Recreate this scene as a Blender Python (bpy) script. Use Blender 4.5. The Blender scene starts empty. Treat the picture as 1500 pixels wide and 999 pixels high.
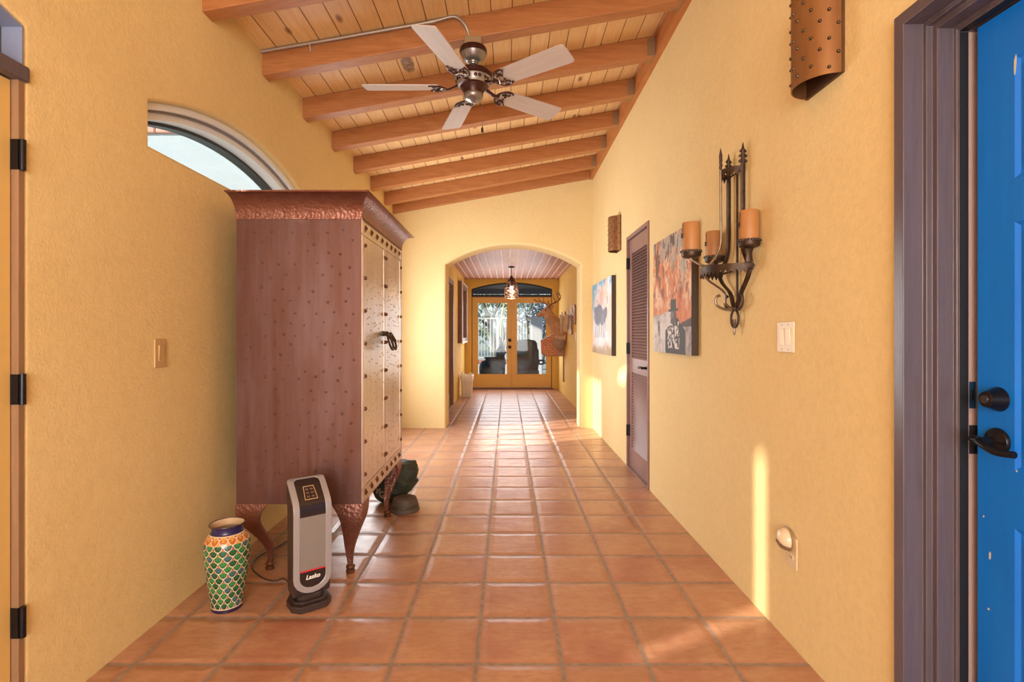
import bpy, bmesh, math, random
from mathutils import Vector, Matrix, noise
from mathutils.geometry import tessellate_polygon

random.seed(11)
PI = math.pi
C = bpy.context.scene.collection
sc = bpy.context.scene

# ------------------------------------------------------------------ camera, light, exposure
CAMZ, F, VX, VY = 1.2, 760.0, 743.0, 490.0          # eye height, focal length in pixels, vanishing point
cd = bpy.data.cameras.new('camera'); cam = bpy.data.objects.new('camera', cd); C.objects.link(cam)
cam.location = (0, 0, CAMZ); cam.rotation_euler = (PI/2, 0, 0)
cd.sensor_width = 36; cd.lens = F/1500*36
cd.shift_x = (750-VX)/1500; cd.shift_y = (VY-499.5)/1500
cd.clip_start = 0.05; cd.clip_end = 300
sc.camera = cam

vs = sc.view_settings
sc.display_settings.display_device = 'sRGB'
vs.view_transform = 'Standard'; vs.look = 'None'; vs.gamma = 1.0; vs.use_curve_mapping = False
vs.exposure = 0.92

w = bpy.data.worlds.new('world'); sc.world = w; w.use_nodes = True
wn = w.node_tree; wn.nodes.clear()
wo = wn.nodes.new('ShaderNodeOutputWorld'); wb = wn.nodes.new('ShaderNodeBackground')
wc = wn.nodes.new('ShaderNodeTexCoord'); wx = wn.nodes.new('ShaderNodeSeparateXYZ'); wr = wn.nodes.new('ShaderNodeValToRGB')
wn.links.new(wc.outputs['Generated'], wx.inputs[0]); wn.links.new(wx.outputs['Z'], wr.inputs[0])
wn.links.new(wr.outputs[0], wb.inputs[0]); wn.links.new(wb.outputs[0], wo.inputs[0])
wr.color_ramp.elements[0].position = 0.0; wr.color_ramp.elements[0].color = (0.80, 0.88, 1.0, 1)
wr.color_ramp.elements[1].position = 0.55; wr.color_ramp.elements[1].color = (0.22, 0.46, 0.95, 1)
wb.inputs[1].default_value = 0.75

sd = bpy.data.lights.new('sun', 'SUN'); sun = bpy.data.objects.new('sun', sd); C.objects.link(sun)
el = math.radians(23.0); hd = Vector((0.885, 0.465, 0)).normalized()
sdir = Vector((hd.x*math.cos(el), hd.y*math.cos(el), -math.sin(el)))
sun.rotation_euler = sdir.to_track_quat('-Z', 'Y').to_euler()
sd.energy = 5.4; sd.angle = math.radians(2.0); sd.color = (1.0, 0.90, 0.76)

def area(name, loc, direction, sx, sy, power, col):
    ld = bpy.data.lights.new(name, 'AREA'); ld.shape = 'RECTANGLE'; ld.size = sx; ld.size_y = sy
    ld.energy = power; ld.color = col
    o = bpy.data.objects.new(name, ld); C.objects.link(o); o.location = loc
    o.rotation_euler = Vector(direction).to_track_quat('-Z', 'Z').to_euler()
    return o
# daylight at the openings; the rear one is an added fill
area('added_rear_fill', (-0.15, -2.45, 1.45), (0.05, 1, 0.12), 2.2, 2.2, 92, (1.0, 0.97, 0.93))  # area light added behind the viewer to brighten the room
area('daylight_garden_door', (-1.50, 5.35, 1.25), (1, 0.0, 0.05), 1.5, 1.9, 48, (0.90, 0.95, 1.0))
area('daylight_patio_door', (0.1, 11.32, 1.15), (0, -1, 0.0), 1.5, 1.6, 16, (0.95, 0.97, 1.0))

# ------------------------------------------------------------------ helpers: objects
def setp(o, label=None, cat=None, group=None, kind=None):
    if label: o['label'] = label
    if cat: o['category'] = cat
    if group: o['group'] = group
    if kind: o['kind'] = kind
    return o

def thing(name, label, cat, loc=(0, 0, 0), rotz=0.0, group=None, kind=None):
    o = bpy.data.objects.new(name, None); C.objects.link(o)
    o.location = loc; o.rotation_euler = (0, 0, rotz); o.empty_display_size = 0.05
    return setp(o, label, cat, group, kind)

def copy_tree(o, parent=None):
    c = o.copy(); C.objects.link(c)
    if parent: c.parent = parent
    for ch in list(o.children): copy_tree(ch, c)
    return c

class MB:
    """collects shapes; build() links them as ONE mesh object"""
    def __init__(s): s.v = []; s.f = []; s.m = []
    def add(s, verts, faces, mi=0):
        b = len(s.v); s.v += [tuple(q) for q in verts]
        s.f += [tuple(i+b for i in f) for f in faces]; s.m += [mi]*len(faces); return s
    def box(s, x0, x1, y0, y1, z0, z1, mi=0):
        return s.add([(x0,y0,z0),(x1,y0,z0),(x1,y1,z0),(x0,y1,z0),(x0,y0,z1),(x1,y0,z1),(x1,y1,z1),(x0,y1,z1)],
                     [(0,3,2,1),(4,5,6,7),(0,1,5,4),(1,2,6,5),(2,3,7,6),(3,0,4,7)], mi)
    def hexa(s, pts, mi=0):
        return s.add(pts, [(0,3,2,1),(4,5,6,7),(0,1,5,4),(1,2,6,5),(2,3,7,6),(3,0,4,7)], mi)
    def tube(s, pts, r, n=10, mi=0, caps=True, flat=None):
        """round tube along pts; r number or list; flat=(rx,ry) scales section"""
        P = [Vector(q) for q in pts]; k = len(P)
        R = r if isinstance(r, (list, tuple)) else [r]*k
        up = None; rings = []
        for i in range(k):
            t = (P[min(i+1, k-1)]-P[max(i-1, 0)])
            t = t.normalized() if t.length > 1e-9 else Vector((0,0,1))
            if up is None:
                up = Vector((0,0,1)) if abs(t.z) < 0.9 else Vector((0,1,0))
            a = t.cross(up)
            if a.length < 1e-6: a = t.cross(Vector((1,0,0)))
            a.normalize(); bb = a.cross(t).normalized(); up = bb
            fx, fy = flat if flat else (1, 1)
            rings.append([P[i]+(a*math.cos(2*PI*j/n)*fx+bb*math.sin(2*PI*j/n)*fy)*R[i] for j in range(n)])
        vv = [q for rg in rings for q in rg]; ff = []
        for i in range(k-1):
            for j in range(n):
                j2 = (j+1) % n
                ff.append((i*n+j, i*n+j2, (i+1)*n+j2, (i+1)*n+j))
        if caps:
            ff.append(tuple(range(n-1, -1, -1))); ff.append(tuple((k-1)*n+j for j in range(n)))
        return s.add(vv, ff, mi)
    def cyl(s, p0, p1, r0, r1=None, n=24, mi=0):
        return s.tube([p0, p1], [r0, r0 if r1 is None else r1], n, mi)
    def lathe(s, prof, c=(0,0,0), n=40, mi=0, a0=0.0, a1=2*PI, axis='Z', cap0=False, cap1=False):
        full = abs(a1-a0-2*PI) < 1e-6; m = n if full else n+1
        vv = []
        for (r, z) in prof:
            for j in range(m):
                a = a0+(a1-a0)*j/n
                if axis == 'Z': q = (c[0]+r*math.cos(a), c[1]+r*math.sin(a), c[2]+z)
                elif axis == 'X': q = (c[0]+z, c[1]+r*math.cos(a), c[2]+r*math.sin(a))
                else: q = (c[0]+r*math.cos(a), c[1]+z, c[2]+r*math.sin(a))
                vv.append(q)
        ff = []
        for i in range(len(prof)-1):
            for j in range(n):
                j2 = (j+1) % m
                ff.append((i*m+j, i*m+j2, (i+1)*m+j2, (i+1)*m+j))
        if cap0: ff.append(tuple(range(m-1, -1, -1)))
        if cap1: ff.append(tuple((len(prof)-1)*m+j for j in range(m)))
        return s.add(vv, ff, mi)
    def dome(s, c, nrm, r, h=None, n=8, mi=0, rows=3):
        h = r*0.6 if h is None else h
        N = Vector(nrm).normalized(); A = N.orthogonal().normalized(); B = N.cross(A); c = Vector(c)
        vv = []
        for i in range(rows):
            a = i/rows*PI/2
            for j in range(n):
                t = 2*PI*j/n
                vv.append(c+N*(h*math.sin(a))+(A*math.cos(t)+B*math.sin(t))*(r*math.cos(a)))
        vv.append(c+N*h); ff = []
        for i in range(rows-1):
            for j in range(n):
                ff.append((i*n+j, i*n+(j+1) % n, (i+1)*n+(j+1) % n, (i+1)*n+j))
        for j in range(n): ff.append(((rows-1)*n+j, (rows-1)*n+(j+1) % n, rows*n))
        return s.add(vv, ff, mi)
    def ball(s, c, rx, ry=None, rz=None, n=16, m=10, mi=0):
        ry = rx if ry is None else ry; rz = rx if rz is None else rz
        vv = [(c[0], c[1], c[2]-rz)]
        for i in range(1, m):
            a = -PI/2+PI*i/m
            for j in range(n):
                t = 2*PI*j/n
                vv.append((c[0]+rx*math.cos(a)*math.cos(t), c[1]+ry*math.cos(a)*math.sin(t), c[2]+rz*math.sin(a)))
        vv.append((c[0], c[1], c[2]+rz)); ff = []
        for j in range(n): ff.append((0, 1+(j+1) % n, 1+j))
        for i in range(m-2):
            for j in range(n):
                ff.append((1+i*n+j, 1+i*n+(j+1) % n, 1+(i+1)*n+(j+1) % n, 1+(i+1)*n+j))
        L = len(vv)-1
        for j in range(n): ff.append((1+(m-2)*n+j, 1+(m-2)*n+(j+1) % n, L))
        return s.add(vv, ff, mi)
    def prism(s, pts2, fn, d0, d1, mi=0):
        """closed 2D outline pts2; fn(a,b,d)->3D; extruded from d0 to d1"""
        n = len(pts2)
        vv = [fn(a, b, d0) for a, b in pts2]+[fn(a, b, d1) for a, b in pts2]
        ff = [tuple(range(n-1, -1, -1)), tuple(range(n, 2*n))]
        ff += [(i, (i+1) % n, n+(i+1) % n, n+i) for i in range(n)]
        return s.add(vv, ff, mi)
    def ring(s, outer, inner, fn, d0, d1, mi=0):
        """frame between two outlines with the same number of points"""
        n = len(outer)
        vv = [fn(a, b, d0) for a, b in outer]+[fn(a, b, d0) for a, b in inner]+[fn(a, b, d1) for a, b in outer]+[fn(a, b, d1) for a, b in inner]
        ff = []
        for i in range(n):
            j = (i+1) % n
            ff += [(i, j, n+j, n+i), (2*n+i, 3*n+i, 3*n+j, 2*n+j), (i, 2*n+i, 2*n+j, j), (n+i, n+j, 3*n+j, 3*n+i)]
        return s.add(vv, ff, mi)
    def build(s, name, mats, parent=None, smooth=True, bevel=0.0, seg=2, angle=35, recalc=True, loc=None):
        me = bpy.data.meshes.new(name)
        me.from_pydata(s.v, [], s.f)
        mats = mats if isinstance(mats, (list, tuple)) else [mats]
        for m in mats: me.materials.append(m)
        for p, mi in zip(me.polygons, s.m): p.material_index = mi
        if recalc:
            bm = bmesh.new(); bm.from_mesh(me); bmesh.ops.recalc_face_normals(bm, faces=bm.faces); bm.to_mesh(me); bm.free()
        me.update()
        if smooth:
            for p in me.polygons: p.use_smooth = True
            try: me.set_sharp_from_angle(angle=math.radians(angle))
            except Exception: pass
        o = bpy.data.objects.new(name, me); C.objects.link(o)
        if parent: o.parent = parent
        if loc: o.location = loc
        if bevel > 0:
            b = o.modifiers.new('bevel', 'BEVEL'); b.width = bevel; b.segments = seg; b.limit_method = 'ANGLE'; b.angle_limit = math.radians(40)
            b.harden_normals = False
        return o

def paint_grid(name, nu, nv, pos, col, m, parent=None, closed_u=False):
    """fine grid whose pigment is a colour attribute"""
    vv = []; cc = []
    cu = nu if closed_u else nu+1
    for j in range(nv+1):
        for i in range(cu):
            u = i/nu; v = j/nv
            vv.append(pos(u, v)); cc.append(col(u, v))
    ff = []
    for j in range(nv):
        for i in range(nu):
            i2 = (i+1) % cu
            ff.append((j*cu+i, j*cu+i2, (j+1)*cu+i2, (j+1)*cu+i))
    me = bpy.data.meshes.new(name); me.from_pydata(vv, [], ff)
    at = me.color_attributes.new('Col', 'FLOAT_COLOR', 'POINT')
    at.data.foreach_set('color', [x for c in cc for x in (c[0], c[1], c[2], 1.0)])
    me.materials.append(m)
    for p in me.polygons: p.use_smooth = True
    bm = bmesh.new(); bm.from_mesh(me); bmesh.ops.recalc_face_normals(bm, faces=bm.faces); bm.to_mesh(me); bm.free()
    o = bpy.data.objects.new(name, me); C.objects.link(o)
    if parent: o.parent = parent
    return o

def text_mesh(name, body, size, m, parent, mat4, depth=0.001, shear=0.0, outline=0.0, bold=0.0):
    cu = bpy.data.curves.new(name, 'FONT'); cu.body = body; cu.size = size; cu.align_x = 'CENTER'; cu.align_y = 'CENTER'
    cu.shear = shear; cu.extrude = depth
    if outline > 0: cu.fill_mode = 'NONE'; cu.extrude = 0; cu.bevel_depth = outline; cu.bevel_resolution = 1
    if bold: cu.offset = bold
    t = bpy.data.objects.new(name+'_curve', cu); C.objects.link(t)
    bpy.context.view_layer.update()
    me = bpy.data.meshes.new_from_object(t.evaluated_get(bpy.context.evaluated_depsgraph_get()))
    bpy.data.objects.remove(t, do_unlink=True)
    me.name = name; me.materials.clear(); me.materials.append(m)
    me.transform(mat4)
    o = bpy.data.objects.new(name, me); C.objects.link(o)
    if parent: o.parent = parent
    return o

def bez(p, n=12):
    """Catmull-Rom through points"""
    P = [Vector(q) for q in p]; out = []
    for i in range(len(P)-1):
        a = P[max(i-1, 0)]; b = P[i]; c = P[i+1]; d = P[min(i+2, len(P)-1)]
        for k in range(n):
            t = k/n
            out.append(0.5*((2*b)+(c-a)*t+(2*a-5*b+4*c-d)*t*t+(3*b-a-3*c+d)*t**3))
    out.append(P[-1]); return out

def offset_loop(lp, r):
    n = len(lp); A = sum(lp[i][0]*lp[(i+1) % n][1]-lp[(i+1) % n][0]*lp[i][1] for i in range(n))
    sg = 1 if A > 0 else -1; out = []
    for i in range(n):
        p0 = Vector(lp[i-1]); p1 = Vector(lp[i]); p2 = Vector(lp[(i+1) % n])
        e1 = (p1-p0).normalized(); e2 = (p2-p1).normalized()
        n1 = Vector((e1.y, -e1.x))*sg; n2 = Vector((e2.y, -e2.x))*sg
        m = (n1+n2)
        m = m.normalized() if m.length > 1e-6 else n1
        q = p1+m*(r/max(0.35, m.dot(n1)))
        out.append((q.x, q.y))
    return out

def wall_plate(name, outer, holes, to3, thick, m, r=0.0, kind='structure', label=None):
    mb = MB()
    def face(loops, d):
        flat = [q for lp in loops for q in lp]
        tris = tessellate_polygon([[Vector((a, b, 0)) for a, b in lp] for lp in loops])
        mb.add([to3(a, b, d) for a, b in flat], [tuple(t) for t in tris])
    def skirt(lps):
        for (l0, d0), (l1, d1) in zip(lps[:-1], lps[1:]):
            n = len(l0)
            mb.add([to3(a, b, d0) for a, b in l0]+[to3(a, b, d1) for a, b in l1], [(i, (i+1) % n, n+(i+1) % n, n+i) for i in range(n)])
    face([outer]+[offset_loop(h, r) if r else h for h in holes], 0)
    face([outer]+holes, thick)
    skirt([(outer, 0), (outer, thick)])
    for h in holes:
        rings = []
        if r:
            for k in range(6):
                a = k/5*PI/2
                rings.append((offset_loop(h, r*(1-math.sin(a))) if k < 5 else h, r*(1-math.cos(a))))
        else: rings.append((h, 0))
        rings.append((h, thick)); skirt(rings)
    me_o = mb.build(name, m, smooth=bool(r), recalc=False)
    bm = bmesh.new(); bm.from_mesh(me_o.data)
    bmesh.ops.remove_doubles(bm, verts=bm.verts, dist=1e-5); bmesh.ops.recalc_face_normals(bm, faces=bm.faces)
    bm.to_mesh(me_o.data); bm.free()
    if r:
        for p in me_o.data.polygons: p.use_smooth = True
        me_o.data.set_sharp_from_angle(angle=math.radians(30))
    return setp(me_o, label, 'wall', None, kind)

def arc_top(a0, a1, zs, za, n=24):
    """points of a segmental arch from (a1,zs) over (mid,za) to (a0,zs)"""
    c = (a1-a0)/2; s = za-zs; R = (c*c+s*s)/(2*s); m = (a0+a1)/2; zc = za-R; th = math.asin(min(1, c/R))
    return [(m+R*math.sin(th-2*th*k/n), zc+R*math.cos(th-2*th*k/n)) for k in range(n+1)]

# ------------------------------------------------------------------ helpers: materials
def srgb(r, g, b):
    f = lambda c: (c/255/12.92) if c/255 <= 0.04045 else ((c/255+0.055)/1.055)**2.4
    return (f(r), f(g), f(b))

class NT:
    def __init__(s, name):
        s.m = bpy.data.materials.new(name); s.m.use_nodes = True; s.t = s.m.node_tree
        s.b = s.t.nodes['Principled BSDF']; s.o = s.t.nodes['Material Output']; s._tc = None
    def n(s, typ, **kw):
        nd = s.t.nodes.new(typ)
        for k, v in kw.items(): setattr(nd, k, v)
        return nd
    def l(s, a, b): s.t.links.new(a, b)
    def co(s, scale=(1, 1, 1), rot=(0, 0, 0)):
        if s._tc is None: s._tc = s.n('ShaderNodeTexCoord')
        mp = s.n('ShaderNodeMapping'); mp.inputs['Scale'].default_value = scale; mp.inputs['Rotation'].default_value = rot
        s.l(s._tc.outputs['Object'], mp.inputs[0]); return mp.outputs[0]
    def math(s, op, a, b=None, c=None, clamp=False):
        nd = s.n('ShaderNodeMath', operation=op, use_clamp=clamp)
        for i, x in enumerate((a, b, c)):
            if x is None: continue
            if isinstance(x, (int, float)): nd.inputs[i].default_value = x
            else: s.l(x, nd.inputs[i])
        return nd.outputs[0]
    def noise(s, vec, scale=5, detail=4, rough=0.55, dist=0.0):
        nd = s.n('ShaderNodeTexNoise'); nd.inputs['Scale'].default_value = scale; nd.inputs['Detail'].default_value = detail
        nd.inputs['Roughness'].default_value = rough; nd.inputs['Distortion'].default_value = dist
        s.l(vec, nd.inputs['Vector']); return nd.outputs[0]
    def ramp(s, fac, stops):
        nd = s.n('ShaderNodeValToRGB'); e = nd.color_ramp.elements
        while len(e) < len(stops): e.new(0.5)
        for k, (p, c) in enumerate(stops):
            e[k].position = p; e[k].color = (c[0], c[1], c[2], 1) if not isinstance(c, (int, float)) else (c, c, c, 1)
        s.l(fac, nd.inputs[0]); return nd.outputs[0]
    def mix(s, fac, a, b, mode='MIX'):
        nd = s.n('ShaderNodeMix', data_type='RGBA', blend_type=mode)
        ins = [i for i in nd.inputs if i.type == 'RGBA']
        for x, i in ((fac, nd.inputs[0]), (a, ins[0]), (b, ins[1])):
            if isinstance(x, (int, float)): i.default_value = x
            elif isinstance(x, (tuple, list)): i.default_value = (x[0], x[1], x[2], 1)
            else: s.l(x, i)
        return [q for q in nd.outputs if q.type == 'RGBA'][0]
    def smooth(s, x, a, b, lo=0.0, hi=1.0):
        nd = s.n('ShaderNodeMapRange', interpolation_type='SMOOTHSTEP')
        nd.inputs[1].default_value = a; nd.inputs[2].default_value = b; nd.inputs[3].default_value = lo; nd.inputs[4].default_value = hi
        s.l(x, nd.inputs[0]); return nd.outputs[0]
    def bump(s, h, strength=0.4, dist=0.01):
        nd = s.n('ShaderNodeBump'); nd.inputs['Strength'].default_value = strength; nd.inputs['Distance'].default_value = dist
        s.l(h, nd.inputs['Height']); s.l(nd.outputs[0], s.b.inputs['Normal']); return nd
    def base(s, x):
        if isinstance(x, (tuple, list)): s.b.inputs['Base Color'].default_value = (x[0], x[1], x[2], 1)
        else: s.l(x, s.b.inputs['Base Color'])
    def set(s, rough=0.5, metal=0.0, spec=0.5, coat=0.0):
        s.b.inputs['Roughness'].default_value = rough; s.b.inputs['Metallic'].default_value = metal
        s.b.inputs['Specular IOR Level'].default_value = spec; s.b.inputs['Coat Weight'].default_value = coat

def pm(name, col, rough=0.5, metal=0.0, var=0.0, vs_=6.0, bump=0.0, bs=60.0, bd=0.002, spec=0.5, coat=0.0, stretch=(1, 1, 1), col2=None):
    k = NT(name); k.set(rough, metal, spec, coat)
    if var > 0 or col2:
        f = k.noise(k.co(stretch), vs_, 5, 0.6)
        c2 = col2 if col2 else tuple(c*(1-var) for c in col)
        k.base(k.ramp(f, [(0.3, c2), (0.7, col)]))
    else: k.base(col)
    if bump > 0: k.bump(k.noise(k.co(stretch), bs, 3, 0.6), bump, bd)
    return k.m

def stucco(name, col, col2, bstr=0.35):
    k = NT(name); k.set(0.85, 0, 0.25)
    f = k.noise(k.co(), 1.3, 5, 0.6); g = k.noise(k.co(), 38, 3, 0.6)
    c = k.ramp(f, [(0.3, col2), (0.68, col)])
    c = k.mix(0.16, c, k.ramp(g, [(0.35, tuple(x*0.72 for x in col)), (0.6, col)]), 'MIX')
    k.base(c)
    h = k.math('ADD', k.noise(k.co(), 95, 4, 0.65), k.math('MULTIPLY', k.noise(k.co(), 16, 2), 0.8))
    k.bump(h, bstr, 0.006)
    return k.m

M = {}
M['stucco'] = stucco('stucco_yellow', (0.80, 0.615, 0.31), (0.76, 0.56, 0.26))
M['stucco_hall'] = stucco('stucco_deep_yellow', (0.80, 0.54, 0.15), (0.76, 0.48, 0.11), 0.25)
M['stucco_white'] = stucco('stucco_white', (0.55, 0.55, 0.54), (0.47, 0.48, 0.48), 0.4)

def tile_floor():
    k = NT('saltillo_tile'); T = 0.311; gx, gy = -0.112, 1.887
    tc = k.co(); sp = k.n('ShaderNodeSeparateXYZ'); k.l(tc, sp.inputs[0])
    wob = k.noise(tc, 9, 2); wob2 = k.noise(k.co((1, 1, 1), (0, 0, 1.1)), 11, 2)
    x = k.math('ADD', sp.outputs[0], k.math('MULTIPLY', k.math('SUBTRACT', wob, 0.5), 0.012))
    y = k.math('ADD', sp.outputs[1], k.math('MULTIPLY', k.math('SUBTRACT', wob2, 0.5), 0.012))
    u = k.math('DIVIDE', k.math('SUBTRACT', x, gx), T); v = k.math('DIVIDE', k.math('SUBTRACT', y, gy), T)
    fu = k.math('FRACT', u); fv = k.math('FRACT', v); iu = k.math('FLOOR', u); iv = k.math('FLOOR', v)
    du = k.math('MINIMUM', fu, k.math('SUBTRACT', 1.0, fu)); dv = k.math('MINIMUM', fv, k.math('SUBTRACT', 1.0, fv))
    # rounded corners: smooth minimum
    d = k.math('SMOOTH_MIN', du, dv, 0.03)
    mask = k.smooth(d, 0.017, 0.032)
    cv = k.n('ShaderNodeCombineXYZ'); k.l(iu, cv.inputs[0]); k.l(iv, cv.inputs[1])
    wnz = k.n('ShaderNodeTexWhiteNoise', noise_dimensions='2D'); k.l(cv.outputs[0], wnz.inputs['Vector'])
    rnd = wnz.outputs['Value']
    base = k.ramp(rnd, [(0.0, (0.39, 0.175, 0.105)), (0.35, (0.45, 0.222, 0.132)), (0.7, (0.50, 0.262, 0.155)), (1.0, (0.42, 0.178, 0.12))])
    mot = k.noise(tc, 4.2, 6, 0.62, 0.3)
    base = k.mix(k.ramp(mot, [(0.38, 0.0), (0.70, 0.8)]), base, (0.60, 0.35, 0.205))
    fine = k.noise(k.co((1, 2.6, 1)), 17, 6, 0.7)
    base = k.mix(k.ramp(fine, [(0.32, 0.42), (0.58, 0.0)]), base, (0.33, 0.11, 0.05))
    edge = k.smooth(d, 0.024, 0.075)
    base = k.mix(k.math('MULTIPLY', k.math('SUBTRACT', 1.0, edge), 0.35), base, (0.36, 0.13, 0.06))
    gr = k.ramp(k.noise(tc, 30, 3), [(0.3, (0.25, 0.175, 0.135)), (0.7, (0.37, 0.28, 0.225))])
    k.base(k.mix(mask, gr, base))
    rr = k.math('ADD', 0.24, k.math('MULTIPLY', k.noise(tc, 14, 3), 0.22))
    rgh = k.n('ShaderNodeMix', data_type='FLOAT'); k.l(mask, rgh.inputs[0]); rgh.inputs[2].default_value = 0.75; k.l(rr, rgh.inputs[3])
    k.l(rgh.outputs[0], k.b.inputs['Roughness'])
    k.b.inputs['Specular IOR Level'].default_value = 0.55
    pil = k.smooth(d, 0.008, 0.13)
    h = k.math('ADD', pil, k.math('ADD', k.math('MULTIPLY', k.noise(k.co((1, 3, 1)), 5, 3), 0.55), k.math('MULTIPLY', fine, 0.06)))
    k.bump(h, 0.55, 0.009)
    return k.m
M['tile'] = tile_floor()

def plank(name, width, x0, light, dark, seam, seam_w=0.018, knot=(0.20, 0.07, 0.02), kn=0.8, rough=0.42, big=None):
    k = NT(name); tc = k.co(); sp = k.n('ShaderNodeSeparateXYZ'); k.l(tc, sp.inputs[0])
    u = k.math('DIVIDE', k.math('SUBTRACT', sp.outputs[0], x0), width); fu = k.math('FRACT', u); iu = k.math('FLOOR', u)
    d = k.math('MINIMUM', fu, k.math('SUBTRACT', 1.0, fu))
    wnz = k.n('ShaderNodeTexWhiteNoise', noise_dimensions='1D'); k.l(iu, wnz.inputs['W'])
    grain = k.noise(k.co((9, 0.9, 9)), 5, 6, 0.6, 0.6)
    c = k.ramp(grain, [(0.3, dark), (0.62, light)])
    c = k.mix(k.math('MULTIPLY', wnz.outputs['Value'], 0.45), c, tuple(x*0.82 for x in dark))
    vo = k.n('ShaderNodeTexVoronoi'); vo.inputs['Scale'].default_value = 1.0; k.l(k.co((6.0, 2.6, 3.0)), vo.inputs['Vector'])
    kn_ = k.smooth(vo.outputs['Distance'], 0.045, 0.15, kn, 0.0)
    c = k.mix(kn_, c, knot)
    if big:      # one large grey-brown knot
        ex = k.math('POWER', k.math('DIVIDE', k.math('SUBTRACT', sp.outputs[0], big[0]), 0.046), 2.0); ey = k.math('POWER', k.math('DIVIDE', k.math('SUBTRACT', sp.outputs[1], big[1]), 0.13), 2.0)
        e2 = k.math('ADD', k.math('ADD', ex, ey), k.math('MULTIPLY', k.math('SUBTRACT', k.noise(tc, 22, 3), 0.5), 0.9))
        c = k.mix(k.smooth(e2, 0.55, 1.05, 0.9, 0.0), c, k.ramp(k.noise(tc, 45, 3), [(0.35, (0.17, 0.10, 0.065)), (0.7, (0.42, 0.33, 0.25))]))
    sm = k.smooth(d, seam_w*0.4, seam_w)
    k.base(k.mix(sm, seam, c)); k.set(rough, 0, 0.4)
    k.bump(k.math('ADD', sm, k.math('MULTIPLY', grain, 0.12)), 0.5, 0.006)
    return k.m
M['deck'] = plank('pine_deck', 0.127, 0.03, (0.90, 0.65, 0.34), (0.82, 0.50, 0.21), (0.24, 0.10, 0.035), 0.03, big=(-0.672, 3.50))
M['deck_hall'] = plank('whitewashed_planks', 0.126, 0.045, (0.62, 0.30, 0.20), (0.47, 0.19, 0.12), (0.85, 0.76, 0.72), 0.10, (0.30, 0.12, 0.09), 0.5, 0.5)

def wood(name, light, dark, axis=(0.8, 9, 9), rough=0.45, scale=4.0, bstr=0.15):
    k = NT(name); g = k.noise(k.co(axis), scale, 6, 0.62, 1.2)
    c = k.ramp(g, [(0.28, dark), (0.5, tuple((a+b)/2 for a, b in zip(light, dark))), (0.72, light)])
    k.base(c); k.set(rough, 0, 0.4); k.bump(g, bstr, 0.004); return k.m
M['beam'] = wood('stained_beam', (0.50, 0.215, 0.075), (0.36, 0.125, 0.038))
M['blade'] = wood('washed_oak', (0.60, 0.52, 0.47), (0.50, 0.42, 0.38), (1.2, 16, 16), 0.45, 3.0, 0.06)
M['door_brown'] = wood('purple_brown_door', (0.30, 0.17, 0.145), (0.22, 0.12, 0.105), (9, 9, 0.8), 0.33, 4.0, 0.08)
M['frame_brown'] = wood('brown_trim_paint', (0.130, 0.099, 0.112), (0.098, 0.073, 0.084), (14, 14, 0.8), 0.3, 4.0, 0.12)
M['hall_frame'] = wood('hall_door_wood', (0.33, 0.19, 0.10), (0.25, 0.135, 0.07), (9, 9, 0.8), 0.45)
M['dark_wood'] = wood('dark_wood', (0.22, 0.085, 0.04), (0.13, 0.045, 0.02), (6, 6, 1.5), 0.4)
M['mid_wood'] = wood('mid_wood', (0.42, 0.19, 0.07), (0.28, 0.11, 0.035), (6, 6, 1.5), 0.45)
M['sky_tint'] = pm('jamb_sky_tint', (0.26, 0.29, 0.42), 0.4, var=0.15)  # blue of the skylight on the reveal, put into the base colour
M['yellow_door'] = pm('yellow_door_paint', (0.74, 0.49, 0.17), 0.4, var=0.08, vs_=3, bump=0.08, bs=40)
M['yellow_hall_door'] = pm('deep_yellow_door_paint', (0.74, 0.42, 0.055), 0.4, var=0.08, vs_=3)
def blue_paint():
    k = NT('blue_door_paint'); k.set(0.33, 0, 0.5)
    f = k.noise(k.co((6, 6, 1)), 4, 4); c = k.ramp(f, [(0.3, (0.002, 0.17, 0.74)), (0.7, (0.003, 0.20, 0.82))])
    k.base(c); k.bump(k.noise(k.co((30, 30, 2.5)), 6, 4), 0.12, 0.002); return k.m
M['blue'] = blue_paint()
M['chip'] = pm('bare_wood_chip', (0.72, 0.58, 0.38), 0.7)
M['dark_bronze'] = pm('dark_bronze', (0.022, 0.019, 0.024), 0.26, 0.6, var=0.4, vs_=20)
M['iron'] = pm('wrought_iron', (0.085, 0.05, 0.032), 0.45, 0.6, var=0.45, vs_=30, bump=0.25, bs=90)
M['iron_light'] = pm('worn_iron', (0.30, 0.22, 0.15), 0.38, 0.7, var=0.4, vs_=30, bump=0.2, bs=90)
def copper(name, a, b, c3, rough, metal, hammer, hs=55.0, stretch=(1, 1, 0.35)):
    k = NT(name); f = k.noise(k.co(stretch), 3.2, 6, 0.62); g = k.noise(k.co((7, 7, 0.5)), 3.5, 5, 0.65)
    c = k.ramp(f, [(0.28, a), (0.52, b), (0.75, c3)])
    c = k.mix(0.4, c, k.ramp(g, [(0.3, a), (0.7, c3)]))
    k.base(c); k.set(rough, metal, 0.5)
    rr = k.math('ADD', rough-0.08, k.math('MULTIPLY', g, 0.18)); k.l(rr, k.b.inputs['Roughness'])
    if hammer > 0:
        vo = k.n('ShaderNodeTexVoronoi'); vo.inputs['Scale'].default_value = hs; k.l(k.co(), vo.inputs['Vector'])
        k.bump(k.math('ADD', vo.outputs['Distance'], k.math('MULTIPLY', k.noise(k.co(), 120, 2), 0.2)), hammer, 0.006)
    else: k.bump(g, 0.08, 0.003)
    return k.m
M['copper'] = copper('rusted_sheet_metal', (0.13, 0.044, 0.024), (0.15, 0.066, 0.050), (0.20, 0.125, 0.13), 0.36, 0.5, 0)
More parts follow.
